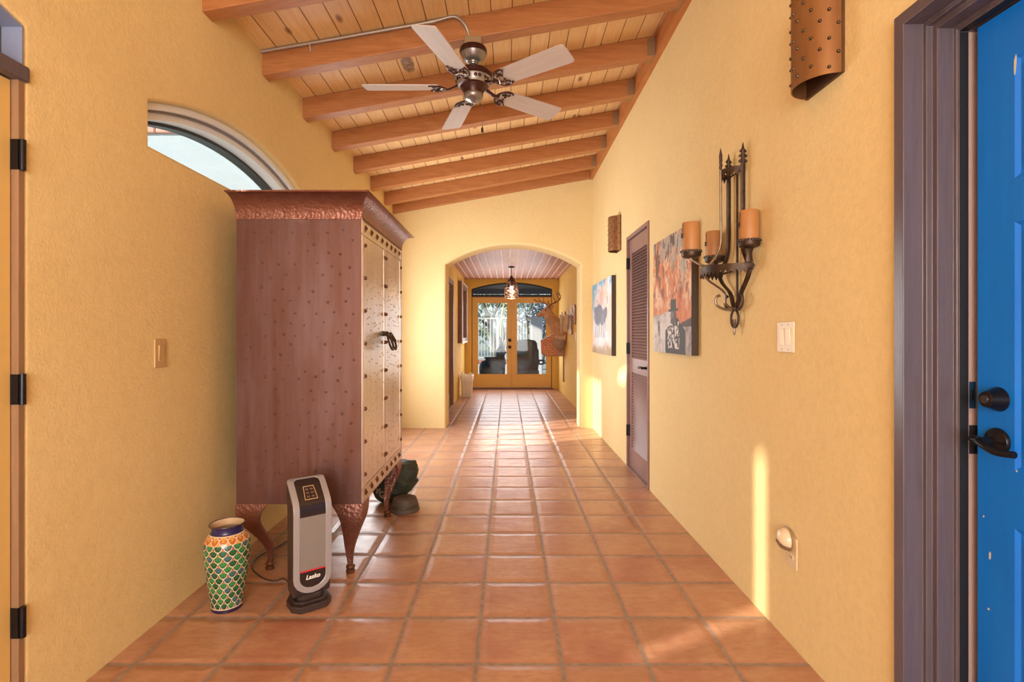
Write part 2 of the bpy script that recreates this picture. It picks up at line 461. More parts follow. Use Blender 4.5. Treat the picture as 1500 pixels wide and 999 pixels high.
M['copper_door'] = copper('sheet_metal_reflection', (0.46, 0.32, 0.23), (0.62, 0.51, 0.42), (0.74, 0.67, 0.60), 0.30, 0.8, 0)  # same rusted metal, base lightened to carry the bright wall's reflection
M['hammered'] = copper('hammered_metal', (0.20, 0.070, 0.042), (0.26, 0.105, 0.070), (0.33, 0.165, 0.13), 0.38, 0.7, 0.4, 62.0, (1, 1, 1))
M['rivet'] = pm('rivet_metal', (0.20, 0.085, 0.04), 0.38, 0.6, var=0.4, vs_=40)
M['sconce'] = copper('sconce_copper', (0.22, 0.095, 0.035), (0.27, 0.12, 0.045), (0.33, 0.17, 0.055), 0.40, 0.5, 0, stretch=(1, 1, 1))
M['sconce_back'] = pm('sconce_plate', (0.14, 0.065, 0.03), 0.5, 0.4, var=0.3)
M['rivet_dark'] = pm('rivet_dark', (0.10, 0.075, 0.05), 0.3, 0.85)
M['candle'] = pm('orange_wax', (0.50, 0.225, 0.075), 0.5, var=0.15, vs_=8)
M['candle'].node_tree.nodes['Principled BSDF'].inputs['Subsurface Weight'].default_value = 0.15
M['candle'].node_tree.nodes['Principled BSDF'].inputs['Subsurface Radius'].default_value = (0.02, 0.008, 0.003)
M['white_plate'] = pm('ivory_plastic', (0.74, 0.58, 0.36), 0.35)
M['tan_plate'] = pm('tan_plastic', (0.56, 0.36, 0.15), 0.4)
M['white_frame'] = pm('white_vinyl', (0.80, 0.82, 0.86), 0.4)
M['grey_frame'] = pm('grey_brown_seal', (0.22, 0.18, 0.16), 0.5)
M['black'] = pm('black_rubber', (0.012, 0.013, 0.016), 0.5)
M['dark_plastic'] = pm('dark_plastic', (0.045, 0.028, 0.026), 0.38)
M['gloss_black'] = pm('gloss_black', (0.03, 0.02, 0.018), 0.15)
M['silver'] = pm('silver_plastic', (0.42, 0.40, 0.42), 0.32, 0.35)
M['red'] = pm('red_stripe', (0.62, 0.02, 0.03), 0.4)
M['gold_line'] = pm('gold_line', (0.62, 0.38, 0.20), 0.4)
M['white_ink'] = pm('white_ink', (0.85, 0.82, 0.80), 0.5)
M['grey_pipe'] = pm('galvanised_pipe', (0.42, 0.36, 0.31), 0.4, 0.6)
M['hanger'] = pm('joist_hanger', (0.33, 0.22, 0.12), 0.45, 0.5)
M['fan_dark'] = pm('fan_bronze', (0.075, 0.022, 0.015), 0.35, 0.45, var=0.3, vs_=12)
M['fan_grey'] = pm('fan_pewter', (0.30, 0.27, 0.25), 0.32, 0.7)
M['fan_silver'] = pm('fan_antique_silver', (0.46, 0.42, 0.36), 0.35, 0.6, var=0.3, vs_=30)
M['bin'] = pm('white_bin', (0.78, 0.70, 0.60), 0.45)
M['liner'] = pm('bin_liner', (0.85, 0.80, 0.74), 0.4)
M['hide_tan'] = pm('pale_hide', (0.62, 0.40, 0.22), 0.8, var=0.3, vs_=9, bump=0.3, bs=60)
M['antler'] = pm('antler', (0.24, 0.10, 0.035), 0.5, var=0.4, vs_=20)
M['horn_white'] = pm('bone_white', (0.72, 0.66, 0.58), 0.45)
M['grey_hide'] = pm('grey_hide', (0.36, 0.24, 0.16), 0.85, var=0.3, vs_=20)
def deer_fur():
    k = NT('deer_fur'); k.set(0.8, 0, 0.2)
    c = k.ramp(k.noise(k.co((1, 1, 1)), 14, 5), [(0.3, (0.38, 0.20, 0.095)), (0.7, (0.50, 0.28, 0.145))])
    k.base(c); k.bump(k.noise(k.co((4, 4, 1)), 60, 3), 0.4, 0.004); return k.m
M['deer'] = deer_fur()
M['deer_pale'] = pm('deer_pale_fur', (0.58, 0.38, 0.22), 0.85, var=0.2, vs_=20)
M['canvas_bag'] = pm('green_canvas', (0.040, 0.048, 0.028), 0.7, var=0.45, vs_=7, bump=0.25, bs=14, bd=0.012)
M['felt'] = pm('brown_felt', (0.10, 0.068, 0.045), 0.7, var=0.25, vs_=10)
M['letter'] = pm('tan_thread', (0.50, 0.34, 0.24), 0.6)
M['patio'] = pm('patio_concrete', (0.40, 0.35, 0.30), 0.8, var=0.15, vs_=2)
M['gravel'] = pm('gravel', (0.40, 0.38, 0.33), 0.9, var=0.35, vs_=9, col2=(0.20, 0.25, 0.15))
M['brick'] = pm('red_brick', (0.50, 0.20, 0.13), 0.8, var=0.3, vs_=7)
M['terracotta'] = pm('terracotta_coping', (0.72, 0.36, 0.26), 0.75, var=0.2, vs_=5)
M['metal_white'] = pm('white_railing', (0.55, 0.54, 0.52), 0.5)
M['bark'] = pm('greenish_bark', (0.085, 0.075, 0.045), 0.8, var=0.5, vs_=9)
M['bark_light'] = pm('yellow_green_bark', (0.36, 0.40, 0.18), 0.75, var=0.25, vs_=6)
M['leaf_light'] = pm('pale_leaf', (0.26, 0.36, 0.20), 0.7, var=0.4, vs_=4)
M['leaf'] = pm('leaf', (0.13, 0.21, 0.09), 0.7, var=0.5, vs_=4)
M['leaf_dry'] = pm('dry_grey_leaf', (0.24, 0.27, 0.24), 0.8, var=0.5, vs_=4)
M['charcoal'] = pm('charcoal_metal', (0.022, 0.026, 0.024), 0.6, 0.2, var=0.3, vs_=5)
M['leather'] = pm('dark_leather', (0.030, 0.026, 0.022), 0.5, var=0.3, vs_=5)
M['cushion_red'] = pm('maroon_cushion', (0.065, 0.022, 0.020), 0.7)
M['roof_dark'] = pm('dark_patio_roof', (0.06, 0.065, 0.07), 0.8)
M['cream'] = pm('cream_paint', (0.70, 0.58, 0.42), 0.7)
M['eye'] = pm('eye_black', (0.005, 0.004, 0.004), 0.1)
def glassm(name, tint=(1, 1, 1)):
    k = NT(name); tr = k.n('ShaderNodeBsdfTransparent'); tr.inputs[0].default_value = (*tint, 1)
    gl = k.n('ShaderNodeBsdfGlossy'); gl.inputs['Roughness'].default_value = 0.03
    lw_ = k.n('ShaderNodeLayerWeight'); lw_.inputs['Blend'].default_value = 0.5
    fr = k.math('ADD', 0.02, k.math('MULTIPLY', k.math('POWER', lw_.outputs['Facing'], 4.0), 0.5))
    mx = k.n('ShaderNodeMixShader'); k.l(fr, mx.inputs[0]); k.l(tr.outputs[0], mx.inputs[1]); k.l(gl.outputs[0], mx.inputs[2])
    k.l(mx.outputs[0], k.o.inputs[0]); return k.m
M['glass'] = glassm('window_glass', (0.96, 0.98, 0.98))
M['mirror'] = pm('mirror_glass', (0.86, 0.88, 0.88), 0.03, 1.0)
def emit(name, col, st):
    k = NT(name); k.base(col); k.b.inputs['Emission Color'].default_value = (*col, 1); k.b.inputs['Emission Strength'].default_value = st; return k.m
M['bulb'] = emit('lit_bulb', (1.0, 0.93, 0.82), 14.0)
def attr(name, rough=0.5, spec=0.4, bump=0.0):
    k = NT(name); a = k.n('ShaderNodeAttribute'); a.attribute_name = 'Col'; k.l(a.outputs['Color'], k.b.inputs['Base Color']); k.set(rough, 0, spec)
    if bump: k.bump(k.noise(k.co(), 180, 3), bump, 0.002)
    return k.m
M['paint'] = attr('canvas_paint', 0.55, 0.35, 0.25)
M['glaze'] = attr('pottery_glaze', 0.16, 0.6)
M['painted_wood'] = attr('painted_board', 0.6, 0.3)

# ------------------------------------------------------------------ the room
XL, XR, YF, YB = -1.459, 1.098, 6.66, -2.6        # left wall, right wall, arch wall, rear wall
HXL, HXR, HYE, HZ = -0.93, 1.12, 11.40, 2.415     # hallway beyond the arch
SLOPE = 0.178
def beam_z(x): return 2.745+(x-XL)*SLOPE           # underside of the beams
def deck_z(x): return beam_z(x)+0.142              # underside of the deck

setp(MB().box(-1.75, 1.75, YB, 11.5, -0.10, 0.0).build('floor', M['tile'], smooth=False), 'square terracotta floor tiles with grey grout joints', 'floor', None, 'structure')

# deck over the entry
dk = MB().hexa([(-1.80, YB-0.3, deck_z(-1.80)), (1.80, YB-0.3, deck_z(1.80)), (1.80, 6.99, deck_z(1.80)), (-1.80, 6.99, deck_z(-1.80)),
                (-1.80, YB-0.3, deck_z(-1.80)+0.05), (1.80, YB-0.3, deck_z(1.80)+0.05), (1.80, 6.99, deck_z(1.80)+0.05), (-1.80, 6.99, deck_z(-1.80)+0.05)])
setp(dk.build('ceiling', M['deck'], smooth=False), 'sloping pine plank ceiling of the entry', 'ceiling', None, 'structure')
setp(MB().box(-1.35, 1.55, 6.99, 11.8, HZ, HZ+0.06).build('ceiling_hallway', M['deck_hall'], smooth=False),
     'flat whitewashed plank ceiling beyond the arch', 'ceiling', None, 'structure')

# left wall: entry door + transom, arched window, garden door behind the armoire
def L3(a, b, d): return (XL-d, a, b)
door_hole = [(0.60, -0.05), (1.566, -0.05)]+arc_top(0.60, 1.566, 2.13, 2.205, 14)
AW0, AW1, AWZ, AWS, AWA = 2.118, 3.845, 1.972, 2.150, 2.325
win_hole = [(AW0, AWZ), (AW1, AWZ)]+arc_top(AW0, AW1, AWS, AWA, 28)
GY0, GY1 = 4.50, 6.15
gar_hole = [(GY0, -0.05), (GY1, -0.05), (GY1, 2.08), (GY0, 2.08)]
wall_plate('wall_left', [(YB, -0.1), (7.0, -0.1), (7.0, deck_z(XL)+0.02), (YB, deck_z(XL)+0.02)], [door_hole, win_hole, gar_hole], L3, 0.26, M['stucco'], 0.018,
           label='long yellow stucco wall on the left')
# right wall: blue door opening, louvred door opening
def R3(a, b, d): return (XR+d, a, b)
bd_hole = [(0.36, -0.05), (1.448, -0.05), (1.448, 2.079), (0.36, 2.079)]
LD0, LD1, LDZ = 4.005, 4.735, 2.082
ld_hole = [(LD0+0.005, -0.05), (LD1-0.005, -0.05), (LD1-0.005, LDZ-0.005), (LD0+0.005, LDZ-0.005)]
wall_plate('wall_right', [(YB, -0.1), (7.0, -0.1), (7.0, deck_z(XR)+0.02), (YB, deck_z(XR)+0.02)], [bd_hole, ld_hole], R3, 0.20, M['stucco'], 0.008,
           label='long yellow stucco wall on the right')
setp(MB().box(1.72, 1.78, YB, 6.95, -0.1, 3.3).build('wall_room_right', M['cream'], smooth=False), 'cream wall of the room behind the blue door', 'wall', None, 'structure')
# arch wall
def A3(a, b, d): return (a, YF+d, b)
arch = [(-0.789, -0.05), (0.938, -0.05)]+arc_top(-0.789, 0.938, 2.10, 2.355, 36)
wall_plate('wall_far', [(-1.72, -0.1), (1.75, -0.1), (1.75, deck_z(1.75)), (-1.72, deck_z(-1.72))], [arch], A3, 0.34, M['stucco'], 0.035,
           label='yellow stucco wall with the wide arched opening')
# rear wall behind the viewer, with a big window opening added for fill light
def B3(a, b, d): return (a, YB-d, b)
wall_plate('wall_rear', [(-1.72, -0.1), (1.75, -0.1), (1.75, deck_z(1.75)), (-1.72, deck_z(-1.72))], [[(-1.2, 0.15), (0.95, 0.15), (0.95, 2.5), (-1.2, 2.5)]], B3, 0.2, M['stucco'],
           label='yellow stucco wall with an added window opening behind the viewer')
# hallway walls
def HL3(a, b, d): return (HXL-d, a, b)
def HR3(a, b, d): return (HXR+d, a, b)
hl_hole = [(7.55, -0.05), (8.86, -0.05), (8.86, 2.06), (7.55, 2.06)]
hr_hole = [(7.06, -0.05), (8.02, -0.05), (8.02, 2.06), (7.06, 2.06)]
wall_plate('wall_hallway_left', [(7.0, -0.1), (11.6, -0.1), (11.6, HZ+0.03), (7.0, HZ+0.03)], [hl_hole], HL3, 0.2, M['stucco_hall'], label='yellow hallway wall on the left beyond the arch')
wall_plate('wall_hallway_right', [(7.0, -0.1), (11.6, -0.1), (11.6, HZ+0.03), (7.0, HZ+0.03)], [hr_hole], HR3, 0.2, M['stucco_hall'], label='yellow hallway wall on the right beyond the arch')
def E3(a, b, d): return (a, HYE+d, b)
ED0, ED1 = -0.785, 0.985
e_hole = [(ED0, -0.05), (ED1, -0.05)]+arc_top(ED0, ED1, 2.20, 2.345, 24)
wall_plate('wall_hallway_end', [(-1.2, -0.1), (1.4, -0.1), (1.4, HZ+0.03), (-1.2, HZ+0.03)], [e_hole], E3, 0.2, M['stucco_hall'], label='deep yellow wall around the double glass doors at the end')

# ledger board on the right wall under the deck
lg = MB().hexa([(XR-0.042, YB, beam_z(XR)-0.012), (XR+0.01, YB, beam_z(XR)-0.012), (XR+0.01, YF, beam_z(XR)-0.012), (XR-0.042, YF, beam_z(XR)-0.012),
                (XR-0.042, YB, deck_z(XR-0.042)+0.005), (XR+0.01, YB, deck_z(XR)+0.005), (XR+0.01, YF, deck_z(XR)+0.005), (XR-0.042, YF, deck_z(XR-0.042)+0.005)])
setp(lg.build('trim_1', wood('ledger_wood', (0.52, 0.20, 0.06), (0.38, 0.12, 0.03), (9, 0.8, 9)), smooth=False), 'stained ledger board along the top of the right wall', 'trim', None, 'structure')

# ------------------------------------------------------------------ beams
beam_ys = [2.48, 3.09, 3.70, 4.31, 4.92, 5.53, 6.14, 6.60]
beam_lbl = ['exposed stained ceiling beam cut by the top edge, nearest the viewer', 'exposed stained beam carrying the grey conduit and the ceiling fan',
            'exposed stained ceiling beam just behind the fan beam, third from the front', 'exposed stained ceiling beam fourth from the front, behind the fan blades',
            'exposed stained ceiling beam fifth from the front, behind the pull chain', 'exposed stained ceiling beam third from the arch wall',
            'exposed stained ceiling beam second from the arch wall', 'exposed stained beam half plastered into the arch wall']
for i, y in enumerate(beam_ys):
    x0, x1 = XL-0.05, XR-0.044
    yb = y+0.089
    e = 0.0
    t = thing('ceiling_beam', beam_lbl[i], 'ceiling beam', (0, y, beam_z(0)), 0, 'exposed ceiling beams')
    z = lambda x: (x)*SLOPE
    b = MB().hexa([(x0, 0, z(x0)), (x1, 0, z(x1)), (x1, 0.089, z(x1)), (x0, 0.089, z(x0)),
                   (x0, 0, z(x0)+0.14), (x1, 0, z(x1)+0.14), (x1, 0.089, z(x1)+0.14), (x0, 0.089, z(x0)+0.14)])
    o = b.build('timber', M['beam'], t, smooth=False, bevel=0.004)
    if i < 7:
        h = MB().hexa([(x1-0.055, -0.004, z(x1)-0.002), (x1+0.001, -0.004, z(x1)-0.002), (x1+0.001, 0.093, z(x1)-0.002), (x1-0.055, 0.093, z(x1-0.055)-0.002),
                       (x1-0.055, -0.004, z(x1)+0.115), (x1+0.001, -0.004, z(x1)+0.12), (x1+0.001, 0.093, z(x1)+0.12), (x1-0.055, 0.093, z(x1)+0.115)])
        for dz in (0.03, 0.06, 0.09): h.dome((x1-0.027, -0.004, z(x1)+dz), (0, -1, 0), 0.005, 0.003, 6)
        h.build('joist_hanger', M['hanger'], t, smooth=False)

# ------------------------------------------------------------------ windows and doors
def rect_ring(mb, a0, a1, b0, b1, wa, wb0, wb1, fn, d0, d1, mi=0):
    mb.ring([(a0, b0), (a1, b0), (a1, b1), (a0, b1)], [(a0+wa, b0+wb0), (a1-wa, b0+wb0), (a1-wa, b1-wb1), (a0+wa, b1-wb1)], fn, d0, d1, mi)

# arched window in the left wall
t = thing('window_1', 'arched window with white frame high on the left wall above the armoire', 'window', (0, 0, 0), 0, None, 'structure')
def arched(i0, zoff):   # outline inset
    return [(AW0+i0, AWZ+zoff), (AW1-i0, AWZ+zoff)]+arc_top(AW0+i0, AW1-i0, AWS-i0*0.6, AWA-i0, 28)
o_ = arched(0.001, 0.001); a_ = arched(0.030, 0.006); b_ = arched(0.040, 0.010); c_ = arched(0.070, 0.016); d_ = arched(0.086, 0.02)
wf = MB()
wf.ring(o_, a_, L3, 0.035, 0.20, 0); wf.ring(a_, b_, L3, 0.055, 0.20, 1); wf.ring(b_, c_, L3, 0.07, 0.20, 0); wf.ring(c_, d_, L3, 0.14, 0.20, 2)
wf.build('window_frame', [M['white_frame'], M['grey_frame'], M['black']], t, smooth=False)
MB().prism(d_, L3, 0.165, 0.171).build('pane', M['glass'], t, smooth=False)

# garden door hidden behind the armoire: two glazed leaves
t = thing('door_1', 'glazed garden door in the left wall behind the armoire', 'door', (0, 0, 0), 0, None, 'structure')
fr = MB(); rect_ring(fr, GY0, GY1, -0.02, 2.08, 0.04, 0.0, 0.04, L3, 0.12, 0.22); fr.build('door_frame', M['yellow_door'], t, smooth=False)
mid = (GY0+GY1)/2
for a0, a1 in ((GY0+0.042, mid-0.002), (mid+0.002, GY1-0.042)):
    lf = MB(); rect_ring(lf, a0, a1, 0.01, 2.035, 0.08, 0.62, 0.09, L3, 0.15, 0.195)
    for q in (1/3, 2/3):
        c0 = a0+0.08+(a1-a0-0.16)*q
        lf.box(XL-0.19, XL-0.155, c0-0.013, c0+0.013, 0.63, 1.945)
    lf.build('leaf', M['yellow_door'], t, smooth=False)
    MB().box(XL-0.175, XL-0.170, a0+0.08, a1-0.08, 0.63, 1.945).build('pane', M['glass'], t, smooth=False)

# entry door in the left wall (mostly out of frame): yellow leaf with an unseen slim lite shaped for the sun streak, header beam, transom recess
t = thing('door_2', 'yellow door with three black hinges at the left edge of the picture', 'door', (0, 0, 0), 0, None, 'structure')
lf = MB(); lf.ring([(0.625, 0.01), (1.548, 0.01), (1.548, 1.958), (0.625, 1.958)], [(0.845, 0.95), (0.925, 0.95), (0.925, 1.935), (0.845, 1.935)], L3, 0.022, 0.066)
lf.build('leaf', M['yellow_door'], t, smooth=False, bevel=0.003)
MB().box(XL-0.05, XL-0.045, 0.845, 0.925, 0.95, 1.935).build('pane', M['glass'], t, smooth=False)
fj = MB(); fj.box(XL-0.10, XL-0.0005, 1.550, 1.5675, 0, 1.962); fj.box(XL-0.10, XL-0.034, 0.601, 0.622, 0, 1.962); fj.build('jamb', M['hall_frame'], t, smooth=False)
for z in (1.738, 1.036, 0.338):
    hg = MB(); hg.cyl((XL+0.006, 1.556, z-0.046), (XL+0.006, 1.556, z+0.046), 0.0085, n=12); hg.box(XL-0.03, XL+0.001, 1.546, 1.567, z-0.045, z+0.045)
    hg.build('hinge', M['dark_bronze'], t)
hb = MB(); hb.box(XL-0.13, XL+0.012, 0.59, 1.578, 1.962, 2.010); hb.build('header', M['frame_brown'], t, smooth=False, bevel=0.008, seg=3)
tr_o = [(0.601, 2.0), (1.565, 2.0)]+arc_top(0.601, 1.565, 2.129, 2.204, 14); tr_i = [(0.62, 2.02), (1.546, 2.02)]+arc_top(0.62, 1.546, 2.115, 2.187, 14)
tf = MB(); tf.prism(tr_o, L3, 0.062, 0.12); tf.build('transom_sun_block', M['frame_brown'], t, smooth=False)  # closed panel added in place of glass to keep the sun out
tj = MB(); tj.ring(tr_o, [(0.612, 2.011), (1.560, 2.011)]+arc_top(0.612, 1.560, 2.125, 2.199, 14), L3, 0.0, 0.062); tj.build('transom_jamb', M['sky_tint'], t, smooth=False)  # reveal coloured as if lit by the sky

# blue door: stepped frame swept around the opening
prof = [(1.0985, 0.0), (1.080, 0.0), (1.080, 0.035), (1.134, 0.035), (1.134, 0.0464), (1.1506, 0.0464), (1.1506, 0.062), (1.1944, 0.062), (1.1944, 0.070), (1.1985, 0.070), (1.1985, 0.075), (1.298, 0.075), (1.298, 0.0)]
fb = MB(); n = len(prof); Y1, Y0, ZT = 1.450, 0.36, 2.081
path = [lambda x, p: (x, Y1-p, 0.001), lambda x, p: (x, Y1-p, ZT-p), lambda x, p: (x, Y0+p, ZT-p), lambda x, p: (x, Y0+p, 0.001)]
vv = [f(x, p) for f in path for x, p in prof]; ff = []
for k in range(3):
    for i in range(n):
        j = (i+1) % n; ff.append((k*n+i, k*n+j, (k+1)*n+j, (k+1)*n+i))
ff += [tuple(range(n)), tuple(range(3*n, 4*n))]
fb.add(vv, ff)
tf_ = fb.build('trim_2', M['frame_brown'], smooth=False, bevel=0.0025, seg=2)
setp(tf_, 'stepped brown painted frame around the blue door', 'door frame', None, 'structure')
ws = MB(); ws.box(1.1995, 1.220, 1.3725, 1.3752, 0, 2.0); ws.box(1.1995, 1.220, 0.44, 1.3752, 2.003, 2.0062)
ws.build('weatherstrip', M['black'], tf_, smooth=False)
jl = MB(); jl.box(1.2215, 1.297, 1.3735, 1.3755, 0.0, 2.0); jl.build('jamb_face', pm('pinkish_jamb', (0.42, 0.29, 0.26), 0.45), tf_, smooth=False)
sk = MB(); sk.box(1.2225, 1.2385, 1.3715, 1.3736, 1.005, 1.075); sk.box(1.227, 1.234, 1.371, 1.3716, 1.025, 1.053, 1)
sk.box(1.2225, 1.242, 1.3700, 1.3736, 0.885, 0.960, 1)
sk.build('strike_plate', [pm('blue_steel', (0.03, 0.10, 0.22), 0.3, 0.6), M['black']], tf_, smooth=False)

t = thing('door_3', 'blue panelled door standing ajar in the right wall', 'door', (1.224, 1.350, 0.012), math.radians(0.3), None, 'structure')
DW, DH = 0.91, 1.985
df = MB()
def DB3(a, b, d): return (d, -a, b)          # a = distance from the latch edge, b = height, d = depth
cols = [(0.098, 0.405), (0.505, 0.812)]; rows = [(0.20, 0.72), (0.86, 1.46), (1.565, 1.86)]
# front face with recessed raised panels, built as one slab
loops = [[(0, 0), (DW, 0), (DW, DH), (0, DH)]]; pan = []
for c0, c1 in cols:
    for r0, r1 in rows: pan.append([(c0, r0), (c1, r0), (c1, r1), (c0, r1)])
flat = [q for lp in loops+pan for q in lp]
for d in (0.0,):
    tris = tessellate_polygon([[Vector((a, b, 0)) for a, b in lp] for lp in loops+pan]); df.add([DB3(a, b, d) for a, b in flat], [tuple(x) for x in tris])
for p in pan:
    insets = [(0, 0), (0.010, 0.006), (0.020, 0.006), (0.024, 0.002), (0.030, 0.009), (0.060, 0.009), (0.085, 0.003)]
    rg = []
    for ins, dd in insets:
        (a0, b0), (a1, _), (_, b1), _ = p
        rg.append([DB3(a0+ins, b0+ins, dd), DB3(a1-ins, b0+ins, dd), DB3(a1-ins, b1-ins, dd), DB3(a0+ins, b1-ins, dd)])
    for q0, q1 in zip(rg[:-1], rg[1:]): df.add(q0+q1, [(i, (i+1) % 4, 4+(i+1) % 4, 4+i) for i in range(4)])
    df.add(rg[-1], [(0, 1, 2, 3)])
df.add([DB3(0, 0, 0), DB3(DW, 0, 0), DB3(DW, DH, 0), DB3(0, DH, 0), DB3(0, 0, 0.044), DB3(DW, 0, 0.044), DB3(DW, DH, 0.044), DB3(0, DH, 0.044)],
       [(4, 5, 6, 7), (0, 1, 5, 4), (1, 2, 6, 5), (2, 3, 7, 6), (3, 0, 4, 7)])
df.build('panelled_leaf', M['blue'], t, smooth=False)
# paint chips on the blue door
ch = MB()
for (px, py, rx, rz) in ((1450, 814, 0.0026, 0.011), (1441, 756, 0.0022, 0.003), (1448, 892, 0.0025, 0.003), (1489, 690, 0.002, 0.003), (1487, 94, 0.003, 0.026)):
    Y = 760*1.224/(px-743); z = CAMZ+(VY-py)/760*Y
    pts = [(math.cos(2*PI*k/9)*rx*(0.7+0.5*random.random()), math.sin(2*PI*k/9)*rz*(0.7+0.5*random.random())) for k in range(9)]
    ch.prism([(1.35-Y+a+0.25*b*0.3, z-0.012+b) for a, b in pts], DB3, -0.0006, 0.0004)
ch.build('paint_chip', M['chip'], t, smooth=False)
dbz = 1.2-93/760*1.32-0.012
db = MB(); db.lathe([(0.0, -0.034), (0.016, -0.034), (0.020, -0.031), (0.0205, -0.028), (0.030, -0.004), (0.031, 0.0)], (0, -0.056, dbz), 28, axis='X')
db.lathe([(0.0, -0.038), (0.010, -0.038), (0.0115, -0.034)], (0, -0.056, dbz), 20, 1, axis='X')
db.build('deadbolt', [M['dark_bronze'], pm('lock_face', (0.10, 0.085, 0.09), 0.25, 0.8)], t)
lvz = 1.2-153/760*1.32-0.012
lv = MB(); lv.lathe([(0.0, -0.016), (0.012, -0.016), (0.018, -0.012), (0.030, -0.008), (0.033, -0.003), (0.033, 0.0)], (0, -0.056, lvz), 28, axis='X')
lv.cyl((-0.01, -0.056, lvz), (-0.048, -0.056, lvz), 0.0105, n=14)
lv.tube(bez([(-0.050, -0.038, lvz+0.004), (-0.052, -0.056, lvz), (-0.054, -0.082, lvz-0.010), (-0.052, -0.108, lvz-0.017), (-0.048, -0.146, lvz-0.014)], 6), 0.0085, 12)
lv.lathe([(0.0, -0.014), (0.0105, -0.012), (0.0105, 0.0)], (-0.050, -0.046, lvz+0.002), 14, axis='Y')
lv.build('lever_handle', M['dark_bronze'], t)

# louvred closet door
t = thing('door_4', 'purple-brown louvred door in the right wall between the two canvases', 'door', (0, 0, 0), 0, None, 'structure')
fr = MB(); fr.ring([(LD0, 0.001), (LD1, 0.001), (LD1, LDZ), (LD0, LDZ)], [(LD0+0.028, 0.012), (LD1-0.028, 0.012), (LD1-0.028, LDZ-0.03), (LD0+0.028, LDZ-0.03)], R3, -0.012, 0.12)
fr.build('door_frame', M['door_brown'], t, smooth=False, bevel=0.003)
a0, a1 = LD0+0.031, LD1-0.031; zb, zt = 0.014, LDZ-0.033
lf = MB(); st = 0.075
lf.box(XR+0.012, XR+0.046, a0, a0+st, zb, zt); lf.box(XR+0.012, XR+0.046, a1-st, a1, zb, zt)
for z0, z1 in ((zb, 0.19), (0.862, 0.99), (1.92, zt)): lf.box(XR+0.012, XR+0.046, a0+st, a1-st, z0, z1)
lf.box(XR+0.040, XR+0.046, a0+st, a1-st, 0.19, 1.92)
lf.build('leaf', M['door_brown'], t, smooth=False, bevel=0.002)
for z0, z1, nn in ((0.19, 0.862, 26), (0.99, 1.92, 36)):
    lo = MB(); p = (z1-z0)/nn
    for k in range(nn):
        z = z0+p*(k+0.5)
        lo.hexa([(XR+0.012, a0+st, z-0.0125), (XR+0.017, a0+st, z-0.0145), (XR+0.017, a1-st, z-0.0145), (XR+0.012, a1-st, z-0.0125),
                 (XR+0.034, a0+st, z+0.0125), (XR+0.039, a0+st, z+0.0105), (XR+0.039, a1-st, z+0.0105), (XR+0.034, a1-st, z+0.0125)])
    lo.build('louvre_panel', M['door_brown'], t, smooth=False)
for z in (1.84, 1.075, 0.335):
    hg = MB(); hg.cyl((XR-0.010, LD1-0.030, z-0.05), (XR-0.010, LD1-0.030, z+0.05), 0.009, n=12); hg.box(XR-0.008, XR+0.013, LD1-0.046, LD1-0.008, z-0.05, z+0.05)
    hg.build('hinge', M['dark_bronze'], t)
hy, hz = a0+0.045, 0.935
lv = MB(); lv.lathe([(0, -0.012), (0.020, -0.012), (0.027, -0.006), (0.028, 0.0)], (XR+0.012, hy, hz), 24, axis='X'); lv.cyl((XR, hy, hz), (XR-0.045, hy, hz), 0.010, n=12)
lv.tube(bez([(XR-0.043, hy-0.010, hz+0.002), (XR-0.045, hy+0.03, hz+0.004), (XR-0.047, hy+0.075, hz-0.002), (XR-0.040, hy+0.105, hz)], 6), 0.009, 10)
lv.build('lever_handle', M['dark_bronze'], t)

# double glass doors at the end of the hallway
t = thing('door_5', 'yellow double glass doors at the far end of the hallway', 'door', (0, 0, 0), 0, None, 'structure')
fr = MB(); fr.ring([(ED0, 0.0), (ED1, 0.0), (ED1, 2.035), (ED0, 2.035)], [(ED0+0.013, 0.015), (ED1-0.013, 0.015), (ED1-0.013, 2.022), (ED0+0.013, 2.022)], E3, 0.025, 0.16); fr.build('door_frame', M['dark_wood'], t, smooth=False)
MB().box(ED0-0.02, ED1+0.04, HYE-0.035, HYE+0.15, 0.0, 0.022).build('threshold', M['dark_wood'], t, smooth=False)
emid = 0.105
for s_, (b0, b1, g0, g1) in enumerate(((ED0+0.016, emid-0.003, -0.655, 0.004), (emid+0.003, ED1-0.016, 0.206, 0.868))):
    lf = MB(); lf.ring([(b0, 0.03), (b1, 0.03), (b1, 2.02), (b0, 2.02)], [(g0, 0.315), (g1, 0.315), (g1, 1.905), (g0, 1.905)], E3, 0.03, 0.075)
    if s_ == 0: lf.box(emid-0.012, emid+0.012, HYE+0.018, HYE+0.032, 0.03, 2.02)
    lf.build('leaf', M['yellow_hall_door'], t, smooth=False, bevel=0.004)
    gs = MB(); gs.ring([(g0, 0.315), (g1, 0.315), (g1, 1.905), (g0, 1.905)], [(g0+0.012, 0.327), (g1-0.012, 0.327), (g1-0.012, 1.893), (g0+0.012, 1.893)], E3, 0.035, 0.07); gs.build('glazing_bead', M['yellow_hall_door'], t, smooth=False)
    MB().box(g0, g1, HYE+0.050, HYE+0.055, 0.315, 1.905).build('pane', M['glass'], t, smooth=False)
for z, nm in ((1.075, 'deadbolt'), (0.925, 'knob')):
    kb = MB(); kb.lathe([(0, -0.035), (0.02, -0.033), (0.028, -0.022), (0.022, -0.008), (0.036, -0.003), (0.036, 0)], (0.055, HYE+0.030, z), 20, axis='Y'); kb.build(nm, M['dark_bronze'], t)
t = thing('window_2', 'shallow arched window above the double glass doors', 'window', (0, 0, 0), 0, None, 'structure')
